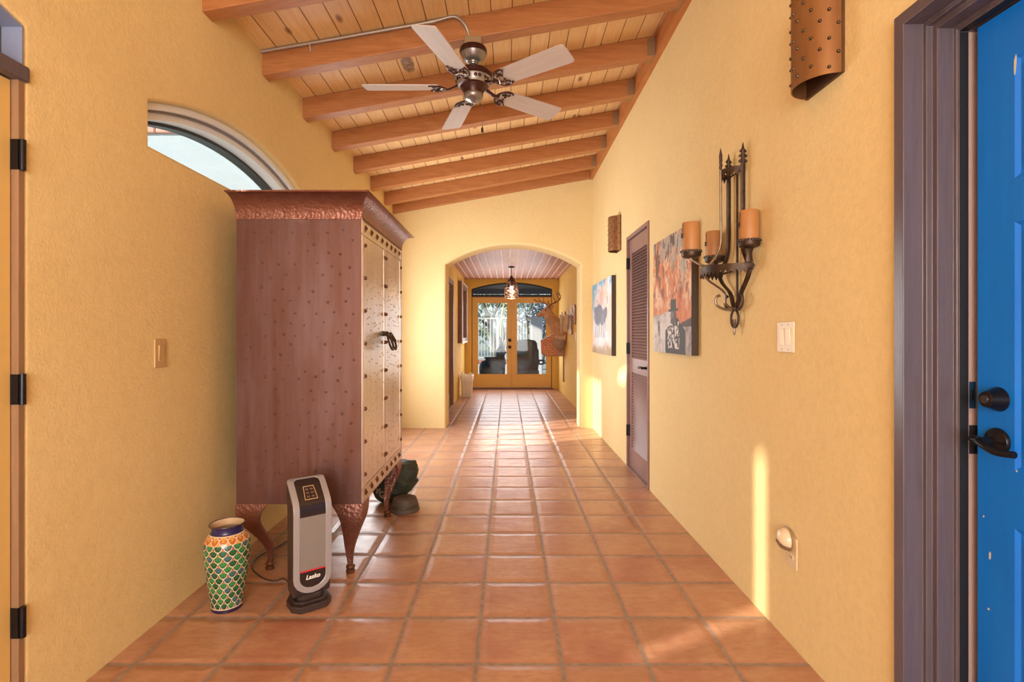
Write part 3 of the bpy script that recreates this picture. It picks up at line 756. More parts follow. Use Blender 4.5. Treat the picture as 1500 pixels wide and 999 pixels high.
to = [(ED0, 2.037), (ED1, 2.037)]+arc_top(ED0, ED1, 2.20, 2.345, 24); ti = [(ED0+0.03, 2.075), (ED1-0.03, 2.075)]+arc_top(ED0+0.03, ED1-0.03, 2.175, 2.312, 24)
fr = MB(); fr.ring(to, ti, E3, 0.02, 0.12); fr.build('window_frame', M['charcoal'], t, smooth=False)
MB().prism(ti, E3, 0.07, 0.075).build('pane', M['glass'], t, smooth=False)

# brown doors in the hallway side walls
for nm, fn, hole, lab in (('door_6', HL3, (7.55, 8.86), 'brown wooden door on the left just beyond the arch'), ('door_7', HR3, (7.06, 8.02), 'brown wooden door on the right just beyond the arch')):
    t = thing(nm, lab, 'door', (0, 0, 0), 0, None, 'structure'); h0, h1 = hole
    fr = MB(); fr.ring([(h0-0.05, 0.0), (h1+0.05, 0.0), (h1+0.05, 2.11), (h0-0.05, 2.11)], [(h0+0.03, 0.010), (h1-0.03, 0.010), (h1-0.03, 2.04), (h0+0.03, 2.04)], fn, -0.014, 0.12); fr.build('door_frame', M['hall_frame'], t, smooth=False, bevel=0.004)
    lf = MB(); rect_ring(lf, h0+0.033, h1-0.033, 0.012, 2.037, 0.11, 0.2, 0.11, fn, 0.04, 0.08); lf.prism([(h0+0.1, 0.1), (h1-0.1, 0.1), (h1-0.1, 1.95), (h0+0.1, 1.95)], fn, 0.05, 0.072); lf.build('leaf', M['hall_frame'], t, smooth=False)
    kb = MB(); q = fn(h0+0.08, 0.95, 0); kb.ball((q[0]+(0.03 if fn is HL3 else -0.03), q[1], q[2]), 0.026, n=14, m=8)
    kb.tube([fn(h0+0.08, 0.95, 0.045), (q[0]+(0.02 if fn is HL3 else -0.02), q[1], q[2])], 0.010, 10); kb.build('knob', M['dark_bronze'], t)

# rear window, unseen behind the viewer, added to let light in
t = thing('window_3', 'large unseen window added behind the viewer for light', 'window', (0, 0, 0), 0, None, 'structure')
fr = MB(); rect_ring(fr, -1.2, 0.95, 0.15, 2.5, 0.06, 0.06, 0.06, B3, 0.05, 0.13); fr.box(-0.15, -0.09, YB-0.12, YB-0.06, 0.2, 2.45); fr.build('window_frame', M['frame_brown'], t, smooth=False)
MB().box(-1.16, 0.91, YB-0.095, YB-0.09, 0.2, 2.45).build('pane', M['glass'], t, smooth=False)

# ------------------------------------------------------------------ armoire
AX0, AX1, AY0, AY1, AZ0, AZ1 = -1.329, -0.715, 2.545, 3.50, 0.368, 1.777
arm = thing('armoire', 'tall riveted rust-coloured metal armoire on curved legs against the left wall', 'armoire', ((AX0+AX1)/2, (AY0+AY1)/2, 0))
ox, oy = -(AX0+AX1)/2, -(AY0+AY1)/2
lx0, lx1, ly0, ly1 = AX0+ox, AX1+ox, AY0+oy, AY1+oy
rnd = random.Random(5)
def side(name, y, ny):
    sp_ = MB(); yo = y+ny*0.0
    sp_.box(lx0, lx1, min(y, y-ny*0.012), max(y, y-ny*0.012), AZ0, AZ1)
    r = 0
    z = AZ0+0.05; k = 0
    while z < AZ1-0.04:
        x = lx0+0.04+(0.045 if k % 2 else 0)
        while x < lx1-0.02:
            if rnd.random() < 0.86:
                rr = rnd.choice([0.0055, 0.006, 0.0065, 0.0075])
                sp_.dome((x+rnd.uniform(-.018, .018), y, z+rnd.uniform(-.016, .016)), (0, ny, 0), rr, rr*0.75, 8)
            x += 0.088
        z += 0.056; k += 1
    return sp_.build(name, M['copper'], arm, angle=50)
side('side_panel', ly0, -1); side('side_panel', ly1, 1)
bp = MB(); bp.box(lx0, lx0+0.012, ly0+0.012, ly1-0.012, AZ0, AZ1); bp.box(lx0+0.012, lx1-0.03, ly0+0.012, ly1-0.012, AZ0, AZ0+0.012); bp.build('back_panel', M['copper'], arm, smooth=False)
# front frame: thin angle edges, top and bottom rails with diamond studs, stud columns on the door edges
ymid = (ly0+ly1)/2
ff_ = MB(); RB, RT = AZ0+0.075, AZ1-0.085
ff_.box(lx1-0.024, lx1, ly0+0.001, ly0+0.030, AZ0, AZ1); ff_.box(lx1-0.024, lx1, ly1-0.030, ly1-0.001, AZ0, AZ1)
ff_.box(lx1-0.024, lx1, ly0+0.030, ly1-0.030, AZ0, RB); ff_.box(lx1-0.024, lx1, ly0+0.030, ly1-0.030, RT, AZ1)
for zz in (AZ0+0.004, RB-0.004, RT+0.004, AZ1-0.004): ff_.box(lx1-0.004, lx1+0.004, ly0+0.001, ly1-0.001, zz-0.004, zz+0.004)
for yy in (ly0+0.004, ly0+0.026, ly1-0.026, ly1-0.004): ff_.box(lx1-0.004, lx1+0.003, yy-0.003, yy+0.003, AZ0, AZ1)
ff_.build('front_frame', M['copper_door'], arm, smooth=False)
def diamond(mb, x, y, z, ry, rz, h, mi=0):
    mb.add([(x, y-ry, z), (x, y, z-rz), (x, y+ry, z), (x, y, z+rz), (x+h, y, z)], [(0, 1, 4), (1, 2, 4), (2, 3, 4), (3, 0, 4)], mi)
for k in range(8):
    y = ly0+0.075+k*(ly1-ly0-0.15)/7
    for zz in ((AZ0+RB)/2, (AZ1+RT)/2):
        st = MB(); diamond(st, lx1, y, zz, 0.016, 0.020, 0.012); st.build('diamond_stud', M['rivet'], arm, smooth=False)
for s_, (d0, d1) in enumerate(((ly0+0.032, ymid-0.003), (ymid+0.003, ly1-0.032))):
    dr = MB(); dr.box(lx1-0.018, lx1+0.002, d0, d1, RB+0.002, RT-0.002)
    # raised edge strips
    for yy in ((d0, d0+0.028), (d1-0.028, d1)): dr.box(lx1, lx1+0.004, yy[0], yy[1], RB+0.002, RT-0.002)
    k = 0; z = RB+0.045
    while z < RT-0.03:
        y = d0+0.058+(0.026 if k % 2 else 0)
        while y < d1-0.045:
            dr.dome((lx1+0.002, y+rnd.uniform(-.018, .018), z+rnd.uniform(-.030, .030)), (1, 0, 0), 0.0042, 0.0026, 8, rows=2)
            y += 0.056
        z += 0.057; k += 1
    o = dr.build('door', M['copper_door'], arm, angle=50)
    z = RB+0.06
    while z < RT-0.03:
        for y in (d0+0.014, d1-0.014):
            sd_ = MB(); sd_.dome((lx1+0.004, y, z), (1, 0, 0), 0.011, 0.012, 10); sd_.build('edge_stud', M['rivet'], o)
        z += 0.163
    yk = d1-0.035 if s_ == 0 else d0+0.035
    hr = MB()
    hr.lathe([(0.0, 0.020), (0.006, 0.020), (0.009, 0.012), (0.014, 0.004), (0.016, 0.0)], (lx1+0.004, yk, 1.205), 16, axis='X')
    hr.ball((lx1+0.028, yk, 1.205), 0.009, n=12, m=8)
    ring = [(lx1+0.030+0.014*(1-math.cos(a)), yk+0.042*math.sin(a), 1.158+0.045*math.cos(a)) for a in [2*PI*q/24 for q in range(25)]]
    hr.tube(ring, 0.0062, 10, caps=False)
    hr.tube([(lx1+0.030+0.014*(1-math.cos(a)), yk+0.020*math.sin(a), 1.18+0.022*math.cos(a)) for a in [2*PI*q/18 for q in range(19)]], 0.0045, 8, caps=False)
    hr.build('ring_handle', M['iron'], o)
# flared crown moulding
cm = MB(); lev = []
for k in range(13):
    t_ = k/12
    off = (1-math.cos(t_*PI/2)); lev.append((off, AZ1-0.004+0.098*math.sin(t_*PI/2)**1.0))
prof_ = [(0.004, 0.004, AZ1-0.012)]+[(0.062*o+0.004, 0.108*o+0.004, z) for o, z in lev]+[(0.064, 0.110, AZ1+0.102), (0.05, 0.09, AZ1+0.103)]
vv = []; SUB = 10
def crown_loop(fx, fy, z):
    P = []
    x0, x1, y0, y1 = lx0, lx1+fx, ly0-fy, ly1+fy
    for k in range(SUB): P.append((x0+(x1-x0)*k/SUB, y0, z))
    for k in range(SUB): P.append((x1, y0+(y1-y0)*k/SUB, z))
    for k in range(SUB): P.append((x1-(x1-x0)*k/SUB, y1, z))
    for k in range(SUB): P.append((x0, y1-(y1-y0)*k/SUB, z))
    return P
loops_ = [crown_loop(*p) for p in prof_]; nL = 4*SUB
for lp in loops_: vv += lp
ff = []
for k in range(len(loops_)-1):
    for i in range(nL): ff.append((k*nL+i, k*nL+(i+1) % nL, (k+1)*nL+(i+1) % nL, (k+1)*nL+i))
ff.append(tuple((len(loops_)-1)*nL+i for i in range(nL))); ff.append(tuple(range(nL-1, -1, -1)))
cm.add(vv, ff); cm.build('crown', M['hammered'], arm, angle=40)
# cabriole legs: tapering L-shaped plates folded round the corner
def leg(sx, sy):
    mb = MB(); cx = lx1 if sx > 0 else lx0; cy = ly1 if sy > 0 else ly0
    rowsL = []
    for k in range(15):
        t_ = k/14; z = AZ0*(1-t_)+0.034*t_
        inn = (0.066 if sx > 0 else 0.104)*(0.5-0.5*math.cos(PI*min(1, max(0, (t_-0.10)/0.80))))-0.006*math.sin(PI*min(1, t_/0.4))
        wd = 0.128*(1-t_)**1.45+0.022; th = 0.016+0.004*t_
        fold = [(0, wd), (0, 0), (wd, 0), (wd, th), (th, th), (th, wd)]
        rowsL.append([(cx-sx*(inn+a), cy-sy*(inn+b), z) for a, b in fold])
    vv = [q for r in rowsL for q in r]; ff = []
    for k in range(14):
        for i in range(6): ff.append((k*6+i, k*6+(i+1) % 6, (k+1)*6+(i+1) % 6, (k+1)*6+i))
    ff += [tuple(range(6)), tuple(14*6+i for i in range(6))]
    mb.add(vv, ff)
    o = mb.build('leg', M['hammered'], arm, angle=45, bevel=0.003)
    fi = 0.076 if sx > 0 else 0.114; fx, fy = cx-sx*fi, cy-sy*fi
    ft = MB(); ft.lathe([(0.0, 0.0), (0.022, 0.0), (0.024, 0.010), (0.018, 0.016), (0.020, 0.022), (0.024, 0.030), (0.018, 0.040), (0.0, 0.042)], (fx, fy, 0.0), 14)
    ft.build('foot', M['rivet'], o)
for sx in (-1, 1):
    for sy in (-1, 1): leg(sx, sy)

# ------------------------------------------------------------------ tower heater
ht = thing('tower_heater', 'silver and black ceramic tower heater with slanted control top beside the armoire', 'heater', (-0.885, 2.315, 0), math.radians(37))
bs = MB()
ol = [(-0.088, 0.03), (-0.060, 0.085), (0.060, 0.085), (0.088, 0.03), (0.086, -0.045), (0.055, -0.080), (-0.055, -0.080), (-0.086, -0.045)]
bs.prism(ol, lambda a, b, d: (a, b, d), 0.001, 0.030); bs.prism([(a*0.86, b*0.80) for a, b in ol], lambda a, b, d: (a, b, d), 0.030, 0.042); bs.prism([(a*0.66, b*0.60) for a, b in ol], lambda a, b, d: (a, b, d), 0.040, 0.064)
bs.build('base', M['dark_plastic'], ht, smooth=False, bevel=0.004)
hp = [(-0.040, 0.060), (-0.052, 0.085), (-0.056, 0.25), (-0.058, 0.425)]+[(-0.058+0.020*(1-math.cos(a))+0.0, 0.425+0.040*math.sin(a)) for a in (0.35, 0.7, 1.0)]
hp = [(-0.042, 0.058), (-0.053, 0.075), (-0.056, 0.25), (-0.058, 0.420), (-0.055, 0.445), (-0.046, 0.464), (-0.030, 0.480), (0.020, 0.522), (0.052, 0.543), (0.066, 0.545), (0.072, 0.532), (0.068, 0.48), (0.058, 0.40), (0.054, 0.10), (0.044, 0.060)]
hb_ = MB(); hb_.prism(hp, lambda a, b, d: (d, a, b), -0.079, 0.079); hb_.build('housing', M['dark_plastic'], ht, bevel=0.010, seg=3)
fpath = [Vector((0, a, b)) for a, b in [(-0.050, 0.062)]+hp[1:10]]
cum = [0]
for i in range(len(fpath)-1): cum.append(cum[-1]+(fpath[i+1]-fpath[i]).length)
TL = cum[-1]
def onp(x, s, d):
    s = max(0, min(TL, s))
    for i in range(len(cum)-1):
        if s <= cum[i+1]+1e-9: break
    u = (s-cum[i])/max(1e-9, cum[i+1]-cum[i]); p = fpath[i].lerp(fpath[i+1], u)
    def seg_n(j):
        j = max(0, min(len(fpath)-2, j)); q = fpath[j+1]-fpath[j]; return Vector((0, -q.z, q.y)).normalized()
    nn = seg_n(i)
    if u > 0.5: nn = nn.lerp(seg_n(i+1), u-0.5).normalized()
    else: nn = nn.lerp(seg_n(i-1), 0.5-u).normalized()
    q = p+nn*d; return (x, q.y, q.z)
def u_loop(wx, s_bot, s_top, nr=10, ns=26, rt=0.02):
    """U outline: round bottom, straight sides, softened top corners"""
    P = []
    for k in range(nr+1):
        a = PI+PI*k/nr; P.append((wx*math.cos(a), s_bot+wx*0.85+wx*0.85*math.sin(a)))
    sb = s_bot+wx*0.85
    for k in range(1, ns): P.append((wx, sb+(s_top-rt-sb)*k/ns))
    for k in range(5): a = PI/2*k/4; P.append((wx-rt+rt*math.cos(a), s_top-rt+rt*math.sin(a)))
    for k in range(5): a = PI/2+PI/2*k/4; P.append((-wx+rt+rt*math.cos(a), s_top-rt+rt*math.sin(a)))
    for k in range(1, ns): P.append((-wx, s_top-rt-(s_top-rt-sb)*k/ns))
    return P
Uo = u_loop(0.0815, 0.012, TL-0.001); Ui = u_loop(0.055, 0.036, TL-0.014)
bz = MB(); bz.ring(Uo, Ui, onp, -0.004, 0.007); bz.build('bezel', M['silver'], ht, bevel=0.002)
def strip(name, s0, s1, wx, d, m, round_bot=False, n_=14):
    mb = MB(); vv = []; ff = []
    for k in range(n_+1):
        s = s0+(s1-s0)*k/n_; hw = wx
        if round_bot:
            q = (s-s0)/(wx*0.85); hw = wx*math.sqrt(max(0.0, 1-(1-q)**2)) if q < 1 else wx
        vv += [onp(-hw, s, d), onp(-hw*0.33, s, d), onp(hw*0.33, s, d), onp(hw, s, d)]
    for k in range(n_):
        for j in range(3): ff.append((k*4+j, k*4+j+1, (k+1)*4+j+1, (k+1)*4+j))
    mb.add(vv, ff); return mb.build(name, m, ht)
grk = NT('heater_grille'); grk.set(0.45, 0.35)
wv = grk.n('ShaderNodeTexWave', wave_type='BANDS', bands_direction='Z'); wv.inputs['Scale'].default_value = 110; grk.l(grk.co(), wv.inputs[0])
wv2 = grk.n('ShaderNodeTexWave', wave_type='BANDS', bands_direction='X'); wv2.inputs['Scale'].default_value = 90; grk.l(grk.co(), wv2.inputs[0])
gm = grk.math('MULTIPLY', wv.outputs[1], wv2.outputs[1]); grk.base(grk.ramp(gm, [(0.0, (0.33, 0.30, 0.28)), (0.6, (0.20, 0.18, 0.17))])); grk.bump(gm, 0.2, 0.001)
strip('logo_plate', 0.037, 0.108, 0.055, 0.0045, M['gloss_black'], True)
strip('red_line', 0.108, 0.114, 0.055, 0.005, M['red'], n_=2)
S_F = cum[3]
strip('grille', 0.114, S_F-0.012, 0.055, 0.0045, grk.m)
strip('control_panel', S_F-0.012, TL-0.014, 0.055, 0.0045, M['gloss_black'], n_=24)
gl_o = [(-0.028, S_F+0.058), (0.028, S_F+0.058), (0.023, S_F+0.128), (-0.023, S_F+0.128)]; gl_i = [(a*0.90, S_F+0.093+(b-S_F-0.093)*0.92) for a, b in gl_o]
go = MB(); go.ring(gl_o, gl_i, onp, 0.0045, 0.0058); go.build('control_outline', M['gold_line'], ht, smooth=False)
bt = MB()
for i in range(2):
    for j in range(3): 
        a = -0.010+0.020*i; b = S_F+0.073+0.019*j
        bt.prism([(a-0.006, b-0.004), (a+0.006, b-0.004), (a+0.006, b+0.004), (a-0.006, b+0.004)], onp, 0.0045, 0.006)
bt.build('buttons', pm('button_brown', (0.16, 0.09, 0.07), 0.4), ht, smooth=False)
p0 = Vector(onp(0, 0.082, 0.0055)); 
text_mesh('lettering', 'Lasko', 0.026, M['white_ink'], ht, Matrix.Translation(p0)@Matrix.Rotation(PI/2, 4, 'X'), 0.0006, 0.25, 0, 0.0007)
# power cord: from the back of the heater round to the wall side
inv = Matrix.Rotation(-math.radians(37), 4, 'Z')@Matrix.Translation(Vector((0.885, -2.315, 0)))
def gp(px, py, z=0.006):
    Y = F*(CAMZ-z)/(py-VY); return inv@Vector(((px-VX)/F*Y, Y, z))
cord = [Vector((0.0, 0.056, 0.075)), Vector((-0.02, 0.10, 0.03)), gp(416, 848), gp(402, 851), gp(384, 846), gp(370, 833), gp(372, 822), gp(386, 811), gp(405, 802), gp(425, 790), gp(450, 778)]
MB().tube(bez(cord, 7), 0.0035, 8).build('power_cord', M['dark_plastic'], ht)

# ------------------------------------------------------------------ vase
vs_t = thing('vase', 'tall vase with green fish-scale pattern and blue rim on the floor by left wall', 'vase', (-1.233, 2.285, 0))
vs_t.scale = (0.9, 0.9, 1.0)
vp = [(0.066, 0.0), (0.070, 0.004), (0.0715, 0.018), (0.076, 0.05), (0.085, 0.11), (0.094, 0.17), (0.101, 0.225), (0.104, 0.265), (0.102, 0.292), (0.094, 0.314), (0.080, 0.330), (0.071, 0.338), (0.0685, 0.348), (0.070, 0.360), (0.078, 0.369)]
vpp = [Vector((a, b, 0)) for a, b in vp]
dens = bez([(a, b, 0) for a, b in vp], 8)
cl = [0]
for i in range(len(dens)-1): cl.append(cl[-1]+(dens[i+1]-dens[i]).length)
def vprof(v):
    s = v*cl[-1]
    for i in range(len(cl)-1):
        if s <= cl[i+1]+1e-9: break
    u = (s-cl[i])/max(1e-9, cl[i+1]-cl[i]); return dens[i].lerp(dens[i+1], u)
def vpos(u, v):
    p = vprof(v); return (p.x*math.cos(2*PI*u), p.x*math.sin(2*PI*u), p.y)
G1, G2, G3 = srgb(66, 138, 78), srgb(44, 100, 64), srgb(70, 110, 112)
def vcol(u, v):
    p = vprof(v); z = p.y
    if z < 0.017: return srgb(42, 30, 66)
    if z < 0.022: return srgb(222, 200, 170)
    if z > 0.334: return srgb(44, 38, 86)
    if z > 0.330: return srgb(226, 200, 160)
    NU = 15; H = 0.0235
    w_ = (z-0.022)/H; hit = None
    r = math.floor(w_)+2
    while r >= math.floor(w_)-1:
        x = u*NU+(0.5 if r % 2 else 0.0); cx_ = math.floor(x)+0.5; dx = (x-cx_)*2; dz = w_-r
        d = math.hypot(dx, dz/1.25)
        if dz < 0 and d < 1.0 or dz >= 0 and d < 1.0: hit = (d, dx, dz, r, cx_); break
        r -= 1
    if hit is None: return srgb(225, 205, 170)
    d, dx, dz, r, cx_ = hit
    if d > 0.89: return srgb(230, 214, 188)
    if z > 0.300: return srgb(188, 104, 44) if d > 0.45 else srgb(214, 152, 70)
    if dz > 0.26 and abs(dx) < 0.66-(dz-0.30)*0.5: return srgb(112, 30, 24)
    if dz > 0.02 and abs(dx) < 0.72: return srgb(190, 112, 54)
    q = (math.sin(cx_*12.9+r*78.2)*43758.5) % 1.0
    base = G1 if q < 0.4 else (G2 if q < 0.75 else G3)
    if 0.66 < d < 0.74 or (abs(math.sin(math.atan2(dx, -dz+0.3)*5)) < 0.16 and d > 0.2): return tuple(c*0.30 for c in base)
    return base
paint_grid('body', 480, 420, vpos, vcol, M['glaze'], vs_t, closed_u=True)
inn = MB(); inn.lathe([(0.078, 0.369), (0.076, 0.371), (0.066, 0.360), (0.063, 0.345), (0.074, 0.326), (0.092, 0.30), (0.095, 0.26), (0.070, 0.03), (0.0, 0.02)], (0, 0, 0), 64)
inn.build('inside', pm('pottery_inside', (0.62, 0.44, 0.27), 0.5), vs_t)
ri = MB(); ri.tube([(0.0775*math.cos(2*PI*k/64), 0.0775*math.sin(2*PI*k/64), 0.3695) for k in range(65)], 0.0028, 8, caps=False); ri.build('rim', pm('rim_brown', (0.06, 0.03, 0.05), 0.2), vs_t)
MB().lathe([(0.066, 0.0), (0.0, 0.0)], (0, 0, 0), 48).build('underside', M['hide_tan'], vs_t)

# ------------------------------------------------------------------ green bag and brown hat behind the far leg
bg = thing('canvas_bag', 'slumped dark green canvas bag with outlined letters behind the front armoire leg', 'bag', (-0.802, 3.725, -0.003))
bb = MB(); NB, MBB = 56, 34; vv = []; 
for j in range(MBB+1):
    ph = -PI/2+PI*j/MBB
    for i in range(NB):
        th = 2*PI*i/NB
        x = math.cos(ph)*math.cos(th); y = math.cos(ph)*math.sin(th); z = math.sin(ph)
        sx = (abs(x)**0.85)*(1 if x > 0 else -1)*0.158; sy = (abs(y)**0.85)*(1 if y > 0 else -1)*0.12
        zz = 0.155+z*0.150
        sx += 0.045*(zz-0.15)/0.15                       # leans to the right
        if x > 0: zz += 0.02*x*(1 if z < 0.2 else 0.0)*(1-max(0, z+1)/1.2 if z < 0.2 else 0)  # lifted over the hat on the right
        f = 0.018*math.sin(7*x+9*z+2.0)*math.cos(4*y)+0.022*noise.noise(Vector((x*3.1, y*3.1, z*2.6)))
        fold = -0.016*max(0, math.sin(10*(x*0.8-z*0.6)+1.0))**3 if x > -0.1 else 0
        k_ = 1+(f+fold)*4.0
        vv.append((sx*k_, sy*k_, max(0.004, zz+f*0.6)))
ff = []
for j in range(MBB):
    for i in range(NB): ff.append((j*NB+i, j*NB+(i+1) % NB, (j+1)*NB+(i+1) % NB, (j+1)*NB+i))
bb.add(vv, ff); bb.build('bag_body', M['canvas_bag'], bg, angle=80)
from mathutils.bvhtree import BVHTree
Mt = Matrix.Translation(Vector((-0.094, 0, 0.102)))@Matrix.Rotation(math.radians(40), 4, 'Y')@Matrix.Rotation(PI/2, 4, 'X')
lt = text_mesh('outlined_letters', 'NG', 0.074, M['letter'], bg, Mt, 0, 0, 0.0022)
bvh = BVHTree.FromPolygons([Vector(q) for q in bb.v], bb.f)
for v_ in lt.data.vertices:                      # the letters lie on the cloth
    hit = bvh.ray_cast(Vector((v_.co.x, -1.0, v_.co.z)), Vector((0, 1, 0)))[0]
    v_.co.y = (hit.y if hit else -0.09)-0.001+v_.co.y
ha = thing('felt_hat', 'small round brown felt hat under the green bag', 'hat', (-0.700, 3.545, 0))
hm = MB(); hm.lathe([(0.0, 0.002), (0.094, 0.002), (0.100, 0.006), (0.099, 0.014), (0.092, 0.030), (0.086, 0.065), (0.078, 0.086), (0.058, 0.094), (0.0, 0.090)], (0, 0, 0), 48); hm.build('crown', M['felt'], ha)
hb2 = MB(); hb2.lathe([(0.0935, 0.026), (0.0945, 0.030), (0.0915, 0.048), (0.0895, 0.050), (0.0885, 0.048), (0.0905, 0.030)], (0, 0, 0), 48); hb2.build('band', pm('hat_band', (0.06, 0.04, 0.028), 0.6), ha)

# ------------------------------------------------------------------ half-round wall lamps
def sconce_thing(label, y, z0, h):
    t = thing('wall_sconce', label, 'wall lamp', (XR-0.001, y, z0), 0, 'riveted half-round metal wall lamps')
    R, th = 0.105, 0.0035; N = 28; ro, ri_ = [], []
    for k in range(N+1):
        a = PI/2+PI*k/N
        ro.append((R*math.cos(a), 0.102*math.sin(a))); ri_.append(((R-th)*math.cos(a), (0.102-th)*math.sin(a)))
    s_ = MB()
    outl = ro+ri_[::-1]; n = len(outl)
    vv = [(a, b, 0) for a, b in outl]+[(a, b, h) for a, b in outl]
    ff = [(i, (i+1) % n, n+(i+1) % n, n+i) for i in range(n)]
    m_ = len(ro)
    for i in range(m_-1):
        ff.append((i, i+1, n-2-i, n-1-i)); ff.append((n+i, 2*n-1-i, 2*n-2-i, n+i+1))
    s_.add(vv, ff, 0)
    k = 0; z = 0.030
    while z < h-0.01:
        for q in range(6):
            a = PI/2+PI*(q+0.35+(0.5 if k % 2 else 0))/6.2
            if a < 1.5*PI-0.06: s_.dome((R*math.cos(a), 0.102*math.sin(a), z+0.010*math.sin(q*2.1)), (math.cos(a), math.sin(a), 0), 0.0062, 0.006, 8, 1)
        z += 0.047; k += 1
    s_.build('shade', [M['sconce'], M['rivet_dark']], t, angle=40)
    b = MB(); b.box(-0.009, 0.0005, -0.104, 0.104, -0.001, h+0.001); b.build('back_plate', M['sconce_back'], t, smooth=False)
    b = MB(); b.cyl((-0.05, 0, h*0.55), (-0.05, 0, h*0.72), 0.018, n=16); b.tube([(-0.009, 0, h*0.66), (-0.05, 0, h*0.66)], 0.01, 10); b.ball((-0.05, 0, h*0.48), 0.026, n=14, m=10, mi=1); b.build('lamp_holder', [M['dark_bronze'], M['horn_white']], t)
    return t
sconce_thing('large near half-round riveted copper wall lamp cut by the top edge', 1.790, 2.055, 0.335)
sconce_thing('small-looking half-round riveted wall lamp above the blue-sky canvas, left of the louvred door', 5.095, 2.015, 0.335)

# ------------------------------------------------------------------ canvases
def canvas(label, y0, y1, z0, z1, dx, colfn, nu, nv):
    t = thing('canvas_painting', label, 'painting', (XR, (y0+y1)/2, z0))
    hy = (y1-y0)/2; h = z1-z0
    b = MB(); b.box(-dx+0.0015, -0.001, -hy, hy, 0, h); b.build('stretcher', pm('canvas_edge', (0.055, 0.035, 0.022), 0.6), t, smooth=False, bevel=0.003)
    paint_grid('painted_canvas', nu, nv, lambda u, v: (-dx, hy-2*hy*u, h*v), colfn, M['paint'], t)
def fbm(x, y, s, o=5): return noise.fractal(Vector((x*s, y*s, 3.7)), 0.7, 2.0, o)
def mixc(a, b, t): t = max(0, min(1, t)); return tuple(p+(q-p)*t for p, q in zip(a, b))
def sst(a, b, x):
    t = max(0, min(1, (x-a)/(b-a))); return t*t*(3-2*t)
def col_man(u, v):
    # weathered rust, cream and teal sky; white adobe house; grey figure in a tall hat
    n1 = fbm(u, v*0.6, 4.5); n2 = fbm(u+7, v*0.7, 10); n3 = fbm(u*1.5+2, v*0.5+9, 22)
    c = mixc(srgb(206, 126, 76), srgb(228, 188, 150), sst(-0.3, 0.4, n1+0.5*n3))
    c = mixc(c, srgb(146, 72, 44), sst(0.10, 0.5, n2+0.3*n3)*0.8)
    c = mixc(c, srgb(236, 206, 172), sst(0.05, 0.45, n3+0.4*n1)*0.6)
    c = mixc(c, srgb(150, 160, 158), sst(-0.15, 0.4, fbm(u+3, v+1, 7)+0.3*n3+(v-0.74)*1.6-0.7*abs(u-0.55))*0.75)
    c = mixc(c, srgb(92, 62, 52), sst(0.10, 0.5, n3+0.8*n2+(v-0.75)*1.3-u*0.5)*0.9)
    c = mixc(c, srgb(200, 112, 60), sst(0.52, 0.30, v)*0.75)
    # far dark hill on the right
    if v < 0.27+0.03*math.sin(u*7)+0.02*n2 and u > 0.60: c = srgb(76, 58, 52)
    # adobe house
    top = 0.33+0.030*sst(0.2, 0.5, u)+0.008*n2
    if u < 0.60 and v < top: c = mixc(srgb(206, 196, 190), srgb(150, 142, 138), sst(-0.2, 0.6, n2))
    if 0.14 < u < 0.22 and 0.15 < v < 0.28: c = mixc(srgb(96, 88, 84), srgb(170, 160, 152), 0.5+0.9*n3)
    if u < 0.6 and v < 0.10+0.05*(0.6-u): c = mixc(srgb(150, 138, 130), srgb(208, 200, 196), 0.5+0.8*n3)
    if u > 0.72 and v < 0.22: c = mixc(srgb(180, 170, 164), srgb(120, 110, 104), 0.5+n3)
    # figure
    cx = 0.58
    by = v
    sh = 0.30*sst(0.30, 0.10, by)+0.08
    if by < 0.29 and abs(u-cx-0.04) < min(0.25, sh):
        c = srgb(52, 46, 46)
        if by > 0.04 and abs(u-cx) < 0.15 and by < 0.26:
            c = srgb(214, 206, 200) if fbm(u*1.0, v*1.0, 34, 2) > 0.05 else srgb(58, 50, 50)
    if ((u-cx)/0.075)**2+((by-0.315)/0.055)**2 < 1: c = mixc(srgb(120, 110, 106), srgb(70, 62, 60), sst(cx-0.03, cx+0.06, u))
    if ((u-cx+0.0)/0.07)**2+((by-0.270)/0.03)**2 < 1: c = srgb(84, 76, 74)
    if abs(by-0.362) < 0.010 and abs(u-cx) < 0.125: c = srgb(66, 66, 66)
    if 0.362 <= by < 0.450 and abs(u-cx) < 0.068: c = srgb(60, 62, 62)
    return c
canvas('square canvas of a man in tall hat under rusty sky, behind the candle sconce', 2.972, 3.747, 1.079, 1.845, 0.043, col_man, 150, 190)
